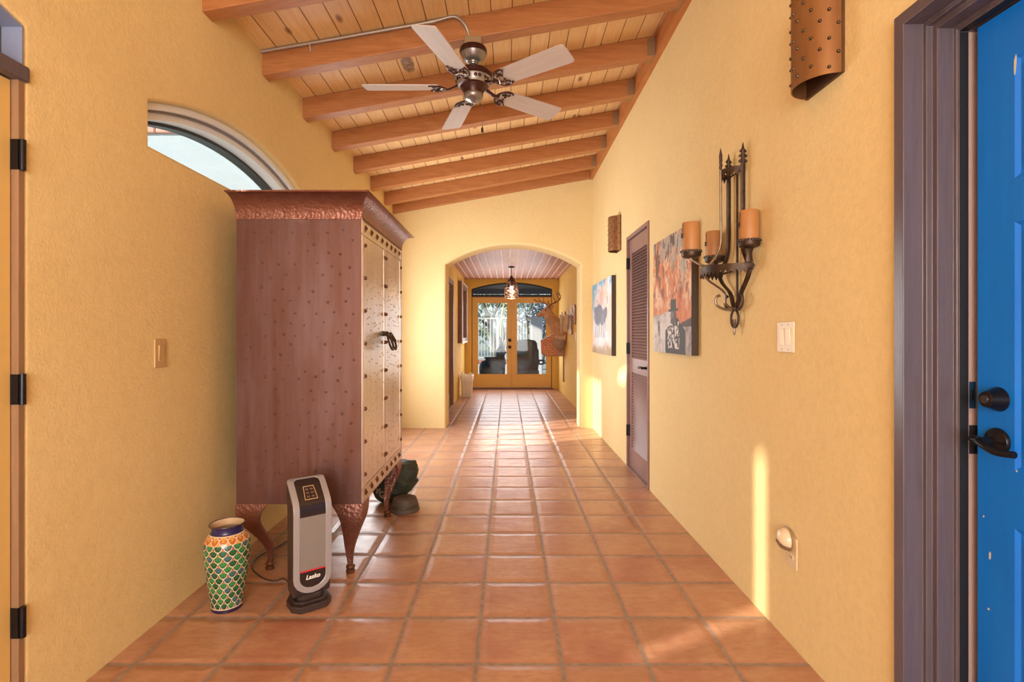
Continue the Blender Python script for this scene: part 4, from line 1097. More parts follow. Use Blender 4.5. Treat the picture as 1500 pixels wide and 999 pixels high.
def col_herd(u, v):
    n1 = fbm(u, v, 3.0); n2 = fbm(u+5, v, 7); n3 = fbm(u*2, v*0.5+4, 9)
    c = mixc(srgb(232, 196, 176), srgb(206, 216, 220), sst(-0.3, 0.4, n1))
    c = mixc(c, srgb(92, 160, 196), sst(0.0, 0.5, (v-0.72)*2.2+0.5*n2+(0.25-u)*0.6)*0.9)
    c = mixc(c, srgb(92, 160, 196), sst(0.30, 0.0, u)*sst(0.35, 0.7, v)*0.7)
    c = mixc(c, srgb(220, 140, 120), sst(0.16, 0.05, abs(u-0.52))*sst(0.62, 0.70, v)*sst(0.95, 0.8, v)*0.7)
    body = 0
    for cx, cy, rx, ry in ((0.30, 0.52, 0.20, 0.13), (0.56, 0.50, 0.18, 0.12), (0.44, 0.60, 0.16, 0.08), (0.70, 0.55, 0.10, 0.08), (0.20, 0.60, 0.10, 0.07)):
        body = max(body, 1-((u-cx)/rx)**2-((v-cy)/ry)**2+0.5*n2)
    c = mixc(c, srgb(84, 96, 116), sst(0.0, 0.35, body)*0.9)
    for cx in (0.20, 0.30, 0.40, 0.52, 0.62, 0.70):
        if abs(u-cx-0.02*math.sin(v*20)) < 0.018 and 0.22 < v < 0.48: c = mixc(c, srgb(104, 112, 128), 0.75)
    c = mixc(c, srgb(236, 206, 196), sst(0.1, 0.5, n3)*sst(0.62, 0.35, v)*0.55)
    c = mixc(c, srgb(150, 128, 92), sst(0.16, 0.03, v+0.05*n2)*0.85)
    if abs(u-0.80) < 0.012 and 0.66 < v < 0.76: c = srgb(70, 80, 100)
    return c
canvas('pale canvas of dark cattle under blue and pink sky, left of louvred door', 5.232, 6.400, 0.985, 1.800, 0.046, col_herd, 160, 120)

# ------------------------------------------------------------------ iron candle sconce with three candles
cs = thing('candle_sconce', 'tall wrought iron wall sconce holding three orange candles', 'candle holder', (XR, 2.45, 1.2))
def CX(p, dy, z): return (-p, dy, z-1.2)      # p = distance from wall
RL = 0.165                                   # big toothed half ring
def half_ring(mb, r, z, hh, th, teeth, depth, n=40):
    for k in range(n):
        a0_, a1_ = PI*k/n, PI*(k+1)/n
        pts = []
        for (rr) in (r, r-th):
            for a in (a0_, a1_): pts.append((rr, a))
        def P(rr, a, zz): return CX(0.012+rr*math.sin(a), rr*math.cos(a), zz)
        mb.hexa([P(r, a0_, z), P(r, a1_, z), P(r-th, a1_, z), P(r-th, a0_, z), P(r, a0_, z+hh), P(r, a1_, z+hh), P(r-th, a1_, z+hh), P(r-th, a0_, z+hh)])
    for k in range(teeth):
        a = PI*(k+0.5)/teeth; da = PI/teeth*0.48
        mb.add([P(r, a-da, z), P(r, a+da, z), P(r, a, z-depth), P(r-th, a-da, z), P(r-th, a+da, z), P(r-th, a, z-depth)], [(0, 1, 2), (3, 5, 4), (0, 2, 5, 3), (1, 4, 5, 2), (0, 3, 4, 1)])
lr = MB(); half_ring(lr, RL, 1.492, 0.026, 0.004, 22, 0.020); lr.tube([CX(0.012, -RL, 1.505), CX(0.012, RL, 1.505)], 0.005, 8); lr.build('toothed_ring', M['iron'], cs, smooth=False)
ur = MB(); half_ring(ur, 0.078, 1.955, 0.020, 0.004, 11, 0.022); ur.tube([CX(0.012, -0.078, 1.965), CX(0.012, 0.078, 1.965)], 0.004, 8); ur.build('crown_ring', M['iron'], cs, smooth=False)
MB().tube([CX(0.012, 0.0, 1.34), CX(0.012, 0.0, 1.985)], 0.0055, 10).build('back_rod', M['iron'], cs)
cand = [(0.045, -0.19, 1.590), (0.228, 0.005, 1.574), (0.048, 0.185, 1.575)]    # distance from wall, dy, candle foot height
dirs = [(0.10, -1.0), (1.0, 0.0), (0.10, 1.0)]
for (p, dy, zc), (dp, dd), mt in zip(cand, dirs, ('iron', 'iron_light', 'iron')):
    # upright strap: crown ring -> main ring -> sweeps out to the cup
    u0 = (0.012+0.078*dp, 0.078*dd*(0.98)); u1 = (0.012+RL*dp, RL*dd)
    b = MB()
    b.tube(bez([CX(u0[0], u0[1], 1.985), CX(u0[0], u0[1], 1.80), CX(u0[0]+0.002, u0[1]*1.02, 1.62), CX((u0[0]*0.45+u1[0]*0.55), (u0[1]*0.45+u1[1]*0.55), 1.535), CX(u1[0]*0.98, u1[1]*0.97, 1.525), CX(p*0.85+u1[0]*0.15, dy*0.85+u1[1]*0.15, zc-0.025), CX(p, dy, zc-0.012)], 8), 0.0075, 8, flat=(1.5, 0.5) if mt == 'iron' else (0.8, 0.8))
    b.build('upright', M[mt], cs)
    # leaf finial
    lf = MB(); zz = 1.985; nrm = (dp, dd)
    for k, (hh, ww) in enumerate(((0.0, 0.022), (0.024, 0.020), (0.046, 0.016))):
        for s_ in (-1, 1):
            ax = Vector(CX(u0[0], u0[1], zz+hh)); tx = Vector((-(-nrm[1])*0, 0, 0))
            tang = Vector((nrm[1]*1.0, nrm[0]*1.0, 0)).normalized()
            lf.hexa([ax+Vector((0, 0, -0.004))-Vector((0.001, 0.001, 0)), ax+tang*s_*ww+Vector((0, 0, 0.006)), ax+tang*s_*ww*0.9+Vector((0, 0, 0.012)), ax+Vector((0, 0, 0.026))-Vector((0.001, 0.001, 0)),
                     ax+Vector((0, 0, -0.004))+Vector((0.002, 0.002, 0)), ax+tang*s_*ww+Vector((0.002, 0.002, 0.006)), ax+tang*s_*ww*0.9+Vector((0.002, 0.002, 0.012)), ax+Vector((0, 0, 0.026))+Vector((0.002, 0.002, 0))])
    lf.tube([CX(u0[0], u0[1], zz-0.01), CX(u0[0], u0[1], zz+0.06), CX(u0[0], u0[1], zz+0.095)], [0.006, 0.008, 0.001], 8)
    lf.build('leaf_finial', M['iron'], cs, smooth=False)
    # lower S-brace from the ring down to the collar
    b = MB(); b.tube(bez([CX(u1[0], u1[1], 1.495), CX(0.012+RL*dp*0.82, RL*dd*0.82, 1.455), CX(0.012+RL*dp*0.38, RL*dd*0.38, 1.40), CX(0.016+0.05*dp, 0.05*dd*0.5, 1.345), CX(0.02, 0.004*dd, 1.318)], 8), 0.0075, 8, flat=(1.5, 0.55)); b.build('brace', M[mt], cs)
    # J hook
    b = MB(); b.tube(bez([CX(0.022, 0.002*dd, 1.322), CX(0.02+0.045*dp, 0.045*dd, 1.318), CX(0.02+0.088*dp, 0.088*dd, 1.338), CX(0.02+0.092*dp, 0.092*dd, 1.372), CX(0.02+0.074*dp, 0.074*dd, 1.385)], 7), [0.0065]*28+[0.0085], 8); b.build('hook', M[mt], cs)
    # cup
    b = MB(); cp = CX(p, dy, zc); b.lathe([(0.0, -0.012), (0.03, -0.012), (0.042, -0.006), (0.045, 0.0), (0.045, 0.016), (0.0425, 0.016), (0.0425, -0.002), (0.0, -0.002)], cp, 32)
    for k in range(22):
        a = 2*PI*k/22; b.dome((cp[0]+0.044*math.cos(a), cp[1]+0.044*math.sin(a), cp[2]+0.016), (math.cos(a)*0.3, math.sin(a)*0.3, 1), 0.0065, 0.009, 6, rows=2)
    if dp < 0.5: b.tube([CX(p, dy, zc-0.012), CX(p*0.95, dy*0.96, zc-0.04), CX(p*0.9, dy*0.95, 1.518)], [0.022, 0.013, 0.02], 10, flat=(1, 0.6))
    b.build('drip_cup', M['iron'], cs)
b = MB(); b.tube([CX(0.024+0.004*math.sin(a), 0.030*math.sin(a), 1.275+0.042*math.cos(a)) for a in [2*PI*k/28 for k in range(29)]], 0.0055, 10, caps=False)
b.lathe([(0.012, -0.010), (0.016, -0.006), (0.016, 0.006), (0.012, 0.010)], CX(0.022, 0, 1.320), 16); b.build('oval_loop', M['iron'], cs)
b = MB(); b.tube([CX(0.026, 0, 1.232), CX(0.026, 0, 1.21), CX(0.026, 0, 1.195)], [0.004, 0.007, 0.001], 8)
for s_ in (-1, 1): b.tube(bez([CX(0.026, 0, 1.238), CX(0.026, 0.010*s_, 1.252), CX(0.026, 0.012*s_, 1.272)], 5), 0.0045, 6)
b.build('leaf_drop', M['iron_light'], cs)
def candle(label, p, dy, zc, r, h):
    t = thing('pillar_candle', label, 'candle', (XR-p, 2.45+dy, zc-0.001), 0, 'orange pillar candles on the iron wall sconce')
    b = MB(); b.lathe([(0.0, 0.0), (r-0.001, 0.0), (r, 0.003), (r, h-0.004), (r-0.002, h), (r-0.006, h), (r-0.010, h-0.006), (0.0, h-0.008)], (0, 0, 0), 40); b.build('wax', M['candle'], t)
    b = MB(); b.tube([(0, 0, h-0.009), (0.001, 0, h+0.002), (0.003, 0.001, h+0.007)], 0.0014, 6); b.build('wick', M['black'], t)
    b = MB(); b.tube([(-r-0.001, -0.006, h-0.01), (-r-0.002, -0.006, h-0.05)], 0.0012, 6); b.ball((-r-0.004, -0.006, h-0.058), 0.005, 0.005, 0.007, n=8, m=6); b.ball((-r-0.004, -0.002, h-0.068), 0.004, 0.004, 0.007, n=8, m=6); b.build('charm', M['iron'], t)
candle('nearest and rightmost orange candle on the iron sconce', *cand[0], 0.0405, 0.150)
candle('leftmost orange candle, standing farthest out from the wall', *cand[1], 0.0405, 0.156)
candle('middle orange candle, deepest in the iron sconce', *cand[2], 0.0405, 0.148)

# ------------------------------------------------------------------ switches and outlet
def plate(name, label, cat, loc, rz, w_, h_, m, rockers, rm):
    t = thing(name, label, cat, loc, rz)
    b = MB(); b.box(-w_/2, w_/2, -0.006, 0.0005, -h_/2, h_/2); b.build('plate', m, t, smooth=False, bevel=0.003, seg=2)
    for k in range(rockers):
        x = (k-(rockers-1)/2)*0.046
        r = MB(); r.hexa([(x-0.016, -0.0075, -0.033), (x+0.016, -0.0075, -0.033), (x+0.016, -0.004, -0.033), (x-0.016, -0.004, -0.033), (x-0.016, -0.0115, 0.033), (x+0.016, -0.0115, 0.033), (x+0.016, -0.004, 0.033), (x-0.016, -0.004, 0.033)])
        r.build('rocker', rm, t, smooth=False, bevel=0.001)
        for zz in (-0.048, 0.048):
            s_ = MB(); s_.dome((x, -0.006, zz), (0, -1, 0), 0.0035, 0.0015, 10); s_.build('screw', M['grey_pipe'], t)
    return t
plate('light_switch', 'double ivory rocker switch on the right wall below the candle sconce', 'light switch', (XR, 2.040, 1.19), -PI/2, 0.122, 0.122, M['white_plate'], 2, pm('ivory_rocker', (0.80, 0.66, 0.44), 0.3))
plate('light_switch', 'single tan switch on the left wall left of the armoire', 'light switch', (XL, 2.178, 1.122), PI/2, 0.074, 0.120, M['tan_plate'], 1, M['tan_plate'])
plate('light_switch', 'small pale switch on the hallway wall right of the deer head', 'light switch', (HXR, 8.42, 1.175), -PI/2, 0.074, 0.120, M['white_plate'], 1, M['white_plate'])
t = thing('wall_outlet', 'low ivory wall outlet on the right wall with a night light plugged in', 'outlet', (XR, 1.995, 0.365), -PI/2)
b = MB(); b.box(-0.036, 0.036, -0.006, 0.0005, -0.06, 0.06); b.build('plate', M['white_plate'], t, smooth=False, bevel=0.003)
b = MB(); b.prism([(0.017*math.cos(a), -0.022+0.0145*math.sin(a)) for a in [2*PI*k/20 for k in range(20)]], lambda a, c, d: (a, d, c), -0.008, -0.004); b.build('receptacle', M['white_plate'], t, smooth=False)
b = MB()
for x in (-0.006, 0.006): b.box(x-0.0012, x+0.0012, -0.0085, -0.0078, -0.024, -0.015)
b.build('slots', M['black'], t, smooth=False)
nl = thing('night_light', 'round white night light plugged into the low outlet', 'night light', (XR, 2.02, 0.405), -PI/2)
b = MB(); vv = []; b.lathe([(0.0, -0.046), (0.018, -0.043), (0.032, -0.034), (0.040, -0.020), (0.042, -0.008)], (0, -0.0005, 0), 32, axis='Y'); b.build('dome', pm('cream_dome', (0.78, 0.62, 0.42), 0.22), nl)
b = MB(); b.lathe([(0.040, -0.014), (0.046, -0.010), (0.046, -0.007), (0.0, -0.007)], (0, 0, 0), 32, axis='Y'); b.build('base_ring', pm('tan_ring', (0.34, 0.22, 0.12), 0.4), nl)
b = MB(); b.lathe([(0.0, -0.049), (0.019, -0.0455), (0.034, -0.036), (0.042, -0.022), (0.044, -0.010)], (0, 0, 0), 20, a0=PI*1.16, a1=PI*1.84, axis='Y'); b.build('lens', pm('brown_lens', (0.22, 0.13, 0.07), 0.2), nl)

# ------------------------------------------------------------------ conduit and ceiling fan
FX, FY = -0.205, 3.135
fz = beam_z(FX)
cn = thing('conduit_pipe', 'grey metal conduit running up the fan beam from the left wall', 'conduit', (0, 3.075, 0))
def cz(x): return beam_z(x)+0.128
pts = [(XL-0.02, 0, cz(XL))]+[(x, 0, cz(x)) for x in (-1.0, -0.62)]
pts = [Vector(p) for p in pts]+[Vector(q) for q in bez([(-0.48, 0.0, cz(-0.48)), (-0.40, 0.0, cz(-0.40)+0.004), (-0.31, 0.0, fz+0.115), (-0.255, 0.006, fz+0.075), (-0.232, 0.02, fz+0.030), (-0.225, 0.03, fz-0.02)], 7)]
MB().tube(pts, 0.0105, 12).build('pipe', M['grey_pipe'], cn)
b = MB(); b.cyl((-0.475, 0, cz(-0.475)), (-0.425, 0, cz(-0.425)), 0.0135, n=14); b.build('coupling', M['grey_pipe'], cn)
xk = -1.17; b = MB(); b.tube([(xk, 0, cz(xk)+0.014), (xk, -0.013, cz(xk)), (xk, 0.0, cz(xk)-0.014), (xk, 0.012, cz(xk)-0.040)], 0.005, 8); b.dome((xk, 0.008, cz(xk)-0.033), (0, -1, 0), 0.008, 0.006, 8); b.build('clip', M['grey_pipe'], cn)

fan = thing('ceiling_fan', 'five-blade ceiling fan with pale oak blades hanging under the second beam', 'ceiling fan', (FX, FY, fz))
b = MB(); b.box(-0.052, 0.052, -0.05, 0.05, -0.046, 0.012); b.build('junction_box', pm('box_tan', (0.38, 0.26, 0.14), 0.5, 0.3), fan, smooth=False, bevel=0.006)
b = MB(); b.lathe([(0.0, -0.030), (0.055, -0.034), (0.078, -0.042), (0.083, -0.052), (0.083, -0.066), (0.076, -0.074)], (0, 0, 0), 40)
b.lathe([(0.076, -0.074), (0.078, -0.078), (0.074, -0.086), (0.064, -0.104), (0.052, -0.118), (0.036, -0.126), (0.034, -0.132), (0.028, -0.134), (0.026, -0.140), (0.0, -0.142)], (0, 0, 0), 40, 1); b.build('canopy', [M['fan_dark'], M['fan_grey']], fan)
MB().cyl((0, 0, -0.13), (0, 0, -0.185), 0.0135, n=16).build('downrod', M['fan_dark'], fan)
b = MB(); b.lathe([(0.0, -0.172), (0.040, -0.174), (0.085, -0.180), (0.108, -0.190), (0.118, -0.204), (0.118, -0.222), (0.110, -0.228)], (0, 0, 0), 48, 0)
b.lathe([(0.110, -0.228), (0.106, -0.232), (0.100, -0.258), (0.092, -0.270)], (0, 0, 0), 48, 1)
b.lathe([(0.092, -0.270), (0.080, -0.274), (0.068, -0.292), (0.060, -0.310), (0.058, -0.318)], (0, 0, 0), 48, 0)
for k in range(10):
    a = 2*PI*k/10
    for da in (-0.12, 0.12): b.dome((0.1035*math.cos(a+da), 0.1035*math.sin(a+da), -0.245), (math.cos(a+da), math.sin(a+da), -0.2), 0.011, 0.004, 8, 0)
b.build('motor_housing', [M['fan_dark'], M['fan_silver']], fan)
b = MB(); b.lathe([(0.058, -0.318), (0.060, -0.324), (0.056, -0.340), (0.046, -0.352), (0.030, -0.358), (0.014, -0.368), (0.0, -0.370)], (0, 0, 0), 40); b.build('switch_cap', M['fan_grey'], fan)
BZ = -0.275
for k in range(5):
    a = math.radians(-36+72*k)
    R_ = Matrix.Rotation(a, 4, 'Z')@Matrix.Translation(Vector((0, 0, BZ)))@Matrix.Rotation(math.radians(-13), 4, 'X')
    wpts = [(0.205, -0.052), (0.215, -0.060), (0.40, -0.066), (0.62, -0.071), (0.648, -0.069), (0.658, -0.060), (0.660, -0.03), (0.660, 0.03), (0.658, 0.060), (0.648, 0.069), (0.62, 0.071), (0.40, 0.066), (0.215, 0.060), (0.205, 0.052)]
    b = MB(); b.prism(wpts, lambda x, y, d: (x, y, d), -0.003, 0.003)
    o = b.build('blade', M['blade'], fan, smooth=False); o.matrix_local = R_
    br = MB()
    br.tube(bez([(0.085, 0, 0.014), (0.12, 0, 0.0), (0.15, 0, -0.012), (0.185, 0, -0.010)], 6), 0.010, 8, flat=(1.5, 0.6))
    for s_ in (-1, 1):
        br.tube(bez([(0.165, 0.0, -0.010), (0.178, 0.035*s_, -0.010), (0.205, 0.058*s_, -0.009), (0.240, 0.062*s_, -0.008), (0.262, 0.052*s_, -0.007)], 6), 0.0075, 8, flat=(1, 0.7))
        br.tube(bez([(0.170, 0.004*s_, -0.009), (0.205, 0.026*s_, -0.009), (0.228, 0.020*s_, -0.008), (0.225, 0.006*s_, -0.008)], 5), 0.005, 8)
        br.tube(bez([(0.205, 0.056*s_, -0.008), (0.215, 0.036*s_, -0.008), (0.238, 0.030*s_, -0.008), (0.248, 0.045*s_, -0.008)], 5), 0.0045, 8)
        br.dome((0.245, 0.055*s_, -0.010), (0, 0, -1), 0.008, 0.005, 8, 1)
    br.tube(bez([(0.178, 0.040, -0.009), (0.196, 0.0, -0.009), (0.178, -0.040, -0.009)], 6), 0.006, 8, mi=1)
    br.build('blade_bracket', [M['fan_dark'], M['fan_silver']], o)
b = MB(); b.tube([(0.045, 0.02, -0.335), (0.052, 0.03, -0.36), (0.052, 0.03, -0.505)], 0.0013, 6); b.build('pull_chain', M['fan_grey'], fan)
b = MB(); b.lathe([(0.0, 0.0), (0.006, -0.004), (0.007, -0.02), (0.006, -0.032), (0.0, -0.034)], (0.052, 0.03, -0.503), 12); b.build('pull_knob', M['fan_dark'], fan)

# ------------------------------------------------------------------ hallway: pendant, bin, mirror, mounts
t = thing('pendant_lamp', 'teardrop pierced metal pendant lamp with a lit bulb under the hallway ceiling', 'pendant lamp', (0.075, 9.30, HZ))
b = MB(); b.lathe([(0.0, -0.022), (0.048, -0.022), (0.056, -0.016), (0.056, 0.0), (0.0, 0.0)], (0, 0, 0), 28); b.build('ceiling_rose', M['dark_bronze'], t)
MB().cyl((0, 0, -0.02), (0, 0, -0.19), 0.006, n=10).build('stem', M['dark_bronze'], t)
b = MB(); sp_ = [(0.012, -0.165), (0.030, -0.19), (0.060, -0.235), (0.088, -0.285), (0.108, -0.345), (0.122, -0.42), (0.127, -0.49), (0.122, -0.545), (0.110, -0.572)]
pr = NT('pierced_metal'); pr.set(0.4, 0.6); pr.base((0.10, 0.055, 0.045))
vo = pr.n('ShaderNodeTexVoronoi'); vo.inputs['Scale'].default_value = 62; pr.l(pr.co(), vo.inputs['Vector'])
hole = pr.math('LESS_THAN', vo.outputs['Distance'], 0.40)
spz = pr.n('ShaderNodeSeparateXYZ'); pr.l(pr._tc.outputs['Object'], spz.inputs[0])
hole = pr.math('MULTIPLY', hole, pr.math('LESS_THAN', spz.outputs[2], -0.265))
trb = pr.n('ShaderNodeBsdfTransparent'); mxs = pr.n('ShaderNodeMixShader'); pr.l(hole, mxs.inputs[0]); pr.l(pr.b.outputs[0], mxs.inputs[1]); pr.l(trb.outputs[0], mxs.inputs[2]); pr.l(mxs.outputs[0], pr.o.inputs[0])
b.lathe(sp_, (0, 0, 0), 40); b.build('shade', pr.m, t)
b = MB(); b.ball((0, 0, -0.385), 0.030, 0.030, 0.038, n=18, m=12); b.build('bulb', M['bulb'], t)
b = MB(); b.cyl((0, 0, -0.19), (0, 0, -0.352), 0.014, n=12); b.build('socket', M['dark_bronze'], t)
pl = bpy.data.lights.new('pendant_bulb_light', 'POINT'); pl.energy = 14; pl.color = (1.0, 0.78, 0.52); pl.shadow_soft_size = 0.04
plo = bpy.data.objects.new('pendant_bulb_light', pl); C.objects.link(plo); plo.location = (0.075, 9.30, HZ-0.44)

t = thing('trash_bin', 'white plastic trash bin with a liner by the left hallway wall', 'trash bin', (-0.775, 10.02, 0))
def rbox(mb, levels, r, n=5):
    """stack of rounded rectangles: levels = (half x, half y, z)"""
    vv = []; m_ = 4*(n+1)
    for hx, hy, z in levels:
        for q, (sx, sy) in enumerate(((1, 1), (-1, 1), (-1, -1), (1, -1))):
            for k in range(n+1):
                a = PI/2*q+PI/2*k/n; vv.append((sx*(hx-r)+r*math.cos(a), sy*(hy-r)+r*math.sin(a), z))
    ff = []
    for l in range(len(levels)-1):
        for i in range(m_): ff.append((l*m_+i, l*m_+(i+1) % m_, (l+1)*m_+(i+1) % m_, (l+1)*m_+i))
    ff.append(tuple(range(m_-1, -1, -1))); ff.append(tuple((len(levels)-1)*m_+i for i in range(m_)))
    return mb.add(vv, ff)
b = MB(); rbox(b, [(0.090, 0.115, 0.0), (0.094, 0.12, 0.01), (0.112, 0.145, 0.385), (0.118, 0.150, 0.39), (0.118, 0.150, 0.405), (0.106, 0.138, 0.405), (0.100, 0.13, 0.30)], 0.03); b.build('bucket', M['bin'], t)
b = MB(); N_ = 72; vv = []
for l, (hx, z0) in enumerate(((0.116, 0.315), (0.122, 0.36), (0.123, 0.400), (0.118, 0.425), (0.105, 0.43), (0.096, 0.36))):
    for k in range(N_):
        a = 2*PI*k/N_; ca, sa = math.cos(a), math.sin(a); q = (abs(ca)**6+abs(sa)**6)**(-1/6)
        wv_ = 0.004*math.sin(k*1.7+l)+0.003*math.sin(k*3.1)
        vv.append((hx*q*ca+wv_*ca, (hx+0.032)*q*sa+wv_*sa, z0+(0.012*math.sin(k*0.9)+0.010*math.sin(k*2.3) if l in (0, 3, 4) else 0)))
b.add(vv, [(l*N_+k, l*N_+(k+1) % N_, (l+1)*N_+(k+1) % N_, (l+1)*N_+k) for l in range(5) for k in range(N_)])
for s_ in (-1, 1): b.tube(bez([(0.085*s_, -0.14, 0.425), (0.09*s_, -0.145, 0.46), (0.075*s_, -0.14, 0.478), (0.065*s_, -0.14, 0.43)], 4), 0.008, 6)
b.build('liner', M['liner'], t)

t = thing('wall_mirror', 'tall mirror in a deep dark wooden frame on the left hallway wall', 'mirror', (HXL, 10.42, 1.035))
y0, y1, h = -0.62, 0.62, 1.18
b = MB(); MR = lambda a, c, d: (d, a, c)
b.ring([(y0, 0), (y1, 0), (y1, h), (y0, h)], [(y0+0.10, 0.10), (y1-0.10, 0.10), (y1-0.10, h-0.10), (y0+0.10, h-0.10)], MR, 0.001, 0.075)
b.build('frame', M['dark_wood'], t, smooth=False, bevel=0.006)
b = MB(); b.ring([(y0+0.0, 0.0), (y1, 0.0), (y1, h), (y0, h)], [(y0+0.03, 0.03), (y1-0.03, 0.03), (y1-0.03, h-0.03), (y0+0.03, h-0.03)], MR, 0.074, 0.090); b.build('pale_edge', pm('pale_frame_edge', (0.70, 0.60, 0.52), 0.3, 0.2), t, smooth=False)
MB().box(0.030, 0.036, y0+0.09, y1-0.09, 0.09, h-0.09).build('glass', M['mirror'], t, smooth=False)

# deer shoulder mount: continuous body (voxel remesh of overlapping lofts)
DY = 9.90
dm = thing('deer_mount', 'deer shoulder mount with branching antlers on the right hallway wall', 'deer mount', (HXR, DY, 0))
def loft(mb, secs, n=20):
    """secs: (centre, axis, r_side, r_up); elliptical sections across the axis, side direction is world Y-ish"""
    vv = []
    for c, ax, rs, ru in secs:
        ax = Vector(ax).normalized(); sd2 = Vector((0, 1, 0)); sd2 = (sd2-ax*sd2.dot(ax)).normalized(); up = ax.cross(sd2).normalized()
        for k in range(n):
            a = 2*PI*k/n; vv.append(Vector(c)+sd2*(rs*math.cos(a))+up*(ru*math.sin(a)))
    m_ = len(secs); ff = []
    for i in range(m_-1):
        for k in range(n): ff.append((i*n+k, i*n+(k+1) % n, (i+1)*n+(k+1) % n, (i+1)*n+k))
    ff += [tuple(range(n-1, -1, -1)), tuple((m_-1)*n+k for k in range(n))]
    return mb.add(vv, ff)
bd = MB()
loft(bd, [((-0.005, 0, 1.27), (-1, 0, 0.05), 0.20, 0.235), ((-0.07, 0, 1.285), (-1, 0, 0.25), 0.205, 0.225), ((-0.15, 0, 1.345), (-1, 0, 0.7), 0.165, 0.17), ((-0.225, 0, 1.42), (-0.8, 0, 0.8), 0.130, 0.135),
          ((-0.285, 0, 1.50), (-0.6, 0, 0.9), 0.105, 0.112), ((-0.325, 0, 1.575), (-0.4, 0, 1), 0.085, 0.098), ((-0.345, 0, 1.63), (-0.3, 0, 1), 0.07, 0.08), ((-0.352, 0, 1.675), (-0.2, 0, 1), 0.045, 0.05)])
loft(bd, [((-0.265, 0, 1.645), (-1, 0, -0.25), 0.05, 0.055), ((-0.315, 0, 1.650), (-1, 0, -0.3), 0.080, 0.082), ((-0.375, 0, 1.638), (-1, 0, -0.36), 0.078, 0.080), ((-0.425, 0, 1.612), (-1, 0, -0.40), 0.060, 0.064),
          ((-0.475, 0, 1.588), (-1, 0, -0.42), 0.045, 0.050), ((-0.520, 0, 1.567), (-1, 0, -0.42), 0.040, 0.042), ((-0.545, 0, 1.554), (-1, 0, -0.4), 0.034, 0.034), ((-0.558, 0, 1.548), (-1, 0, -0.4), 0.018, 0.018)])
for s_ in (-1, 1): bd.ball((-0.385, 0.062*s_, 1.662), 0.026, 0.016, 0.018, n=12, m=8)
o = bd.build('deer_body', M['deer'], dm)
rm = o.modifiers.new('remesh', 'REMESH'); rm.mode = 'VOXEL'; rm.voxel_size = 0.009; rm.use_smooth_shade = True
smm = o.modifiers.new('smooth', 'SMOOTH'); smm.iterations = 6
for s_ in (-1, 1):
    e = MB(); e.ball((-0.392, 0.074*s_, 1.657), 0.013, 0.010, 0.012, n=12, m=8); e.build('eye', M['eye'], dm)
    e = MB(); vv = []; nn_ = 10
    for k in range(nn_+1):
        t_ = k/nn_; wd = 0.040*math.sin(PI*min(1, t_*0.92+0.08))**0.8; cx_ = Vector((-0.300+0.05*t_, (0.065+0.145*t_)*s_, 1.675+0.060*t_))
        vv += [cx_+Vector((0.0, -0.008*s_, wd)), cx_+Vector((-0.016, 0.004, 0)), cx_+Vector((0.0, 0, -wd)), cx_+Vector((0.012, 0.0, 0))]
    e.add(vv, [(k*4+j, k*4+(j+1) % 4, (k+1)*4+(j+1) % 4, (k+1)*4+j) for k in range(nn_) for j in range(4)]+[(0, 1, 2, 3), tuple(nn_*4+j for j in (3, 2, 1, 0))])
    e.build('ear', M['deer'], dm)
    # antler: main beam sweeping out, back and forward, with upright tines
    main = bez([(-0.325, 0.030*s_, 1.705), (-0.300, 0.09*s_, 1.765), (-0.215, 0.20*s_, 1.80), (-0.145, 0.27*s_, 1.85), (-0.140, 0.30*s_, 1.92), (-0.175, 0.28*s_, 1.99)], 6) if s_ < 0 else \
        bez([(-0.335, 0.030*s_, 1.705), (-0.345, 0.09*s_, 1.765), (-0.40, 0.18*s_, 1.815), (-0.47, 0.25*s_, 1.84), (-0.54, 0.27*s_, 1.855), (-0.60, 0.25*s_, 1.895)], 6)
    a = MB(); a.tube(main, [0.017-0.011*i/(len(main)-1) for i in range(len(main))], 10)
    for idx, v_ in (((5, (-0.05, 0.01*s_, 0.09)), (12, (-0.06, 0.03*s_, 0.16)), (18, (-0.075, 0.02*s_, 0.15)), (24, (-0.06, -0.01*s_, 0.06))) if s_ < 0 else \
                    ((5, (0.03, 0.01*s_, 0.10)), (12, (-0.01, 0.03*s_, 0.13)), (18, (-0.04, 0.02*s_, 0.12)), (24, (-0.06, -0.01*s_, 0.03)))):
        p = main[idx]; v_ = Vector(v_); a.tube([p, p+v_*0.55+Vector((-0.015, 0, 0)), p+v_], [0.0095, 0.007, 0.002], 8)
    a.build('antler', M['antler'], dm)
e = MB(); e.ball((-0.556, 0, 1.560), 0.016, 0.024, 0.014, n=12, m=8); e.build('nose', M['eye'], dm)
e = MB(); e.prism([(0.215*math.cos(a)*(1.0 if math.sin(a) > 0 else 0.9), 1.25+(0.20 if math.sin(a) > 0 else 0.25)*math.sin(a)) for a in [2*PI*k/32 for k in range(32)]], lambda a, c, d: (d, a, c), -0.026, -0.001); e.build('plaque', M['mid_wood'], dm, smooth=False, bevel=0.006)
e = MB(); loft(e, [((-0.028, 0, 1.16), (-1, 0, -0.1), 0.20, 0.10), ((-0.10, 0, 1.135), (-1, 0, 0.3), 0.175, 0.082), ((-0.17, 0, 1.165), (-1, 0, 0.9), 0.12, 0.05), ((-0.20, 0, 1.21), (-0.5, 0, 1), 0.07, 0.025)]); e.build('pale_brisket', M['deer_pale'], dm)

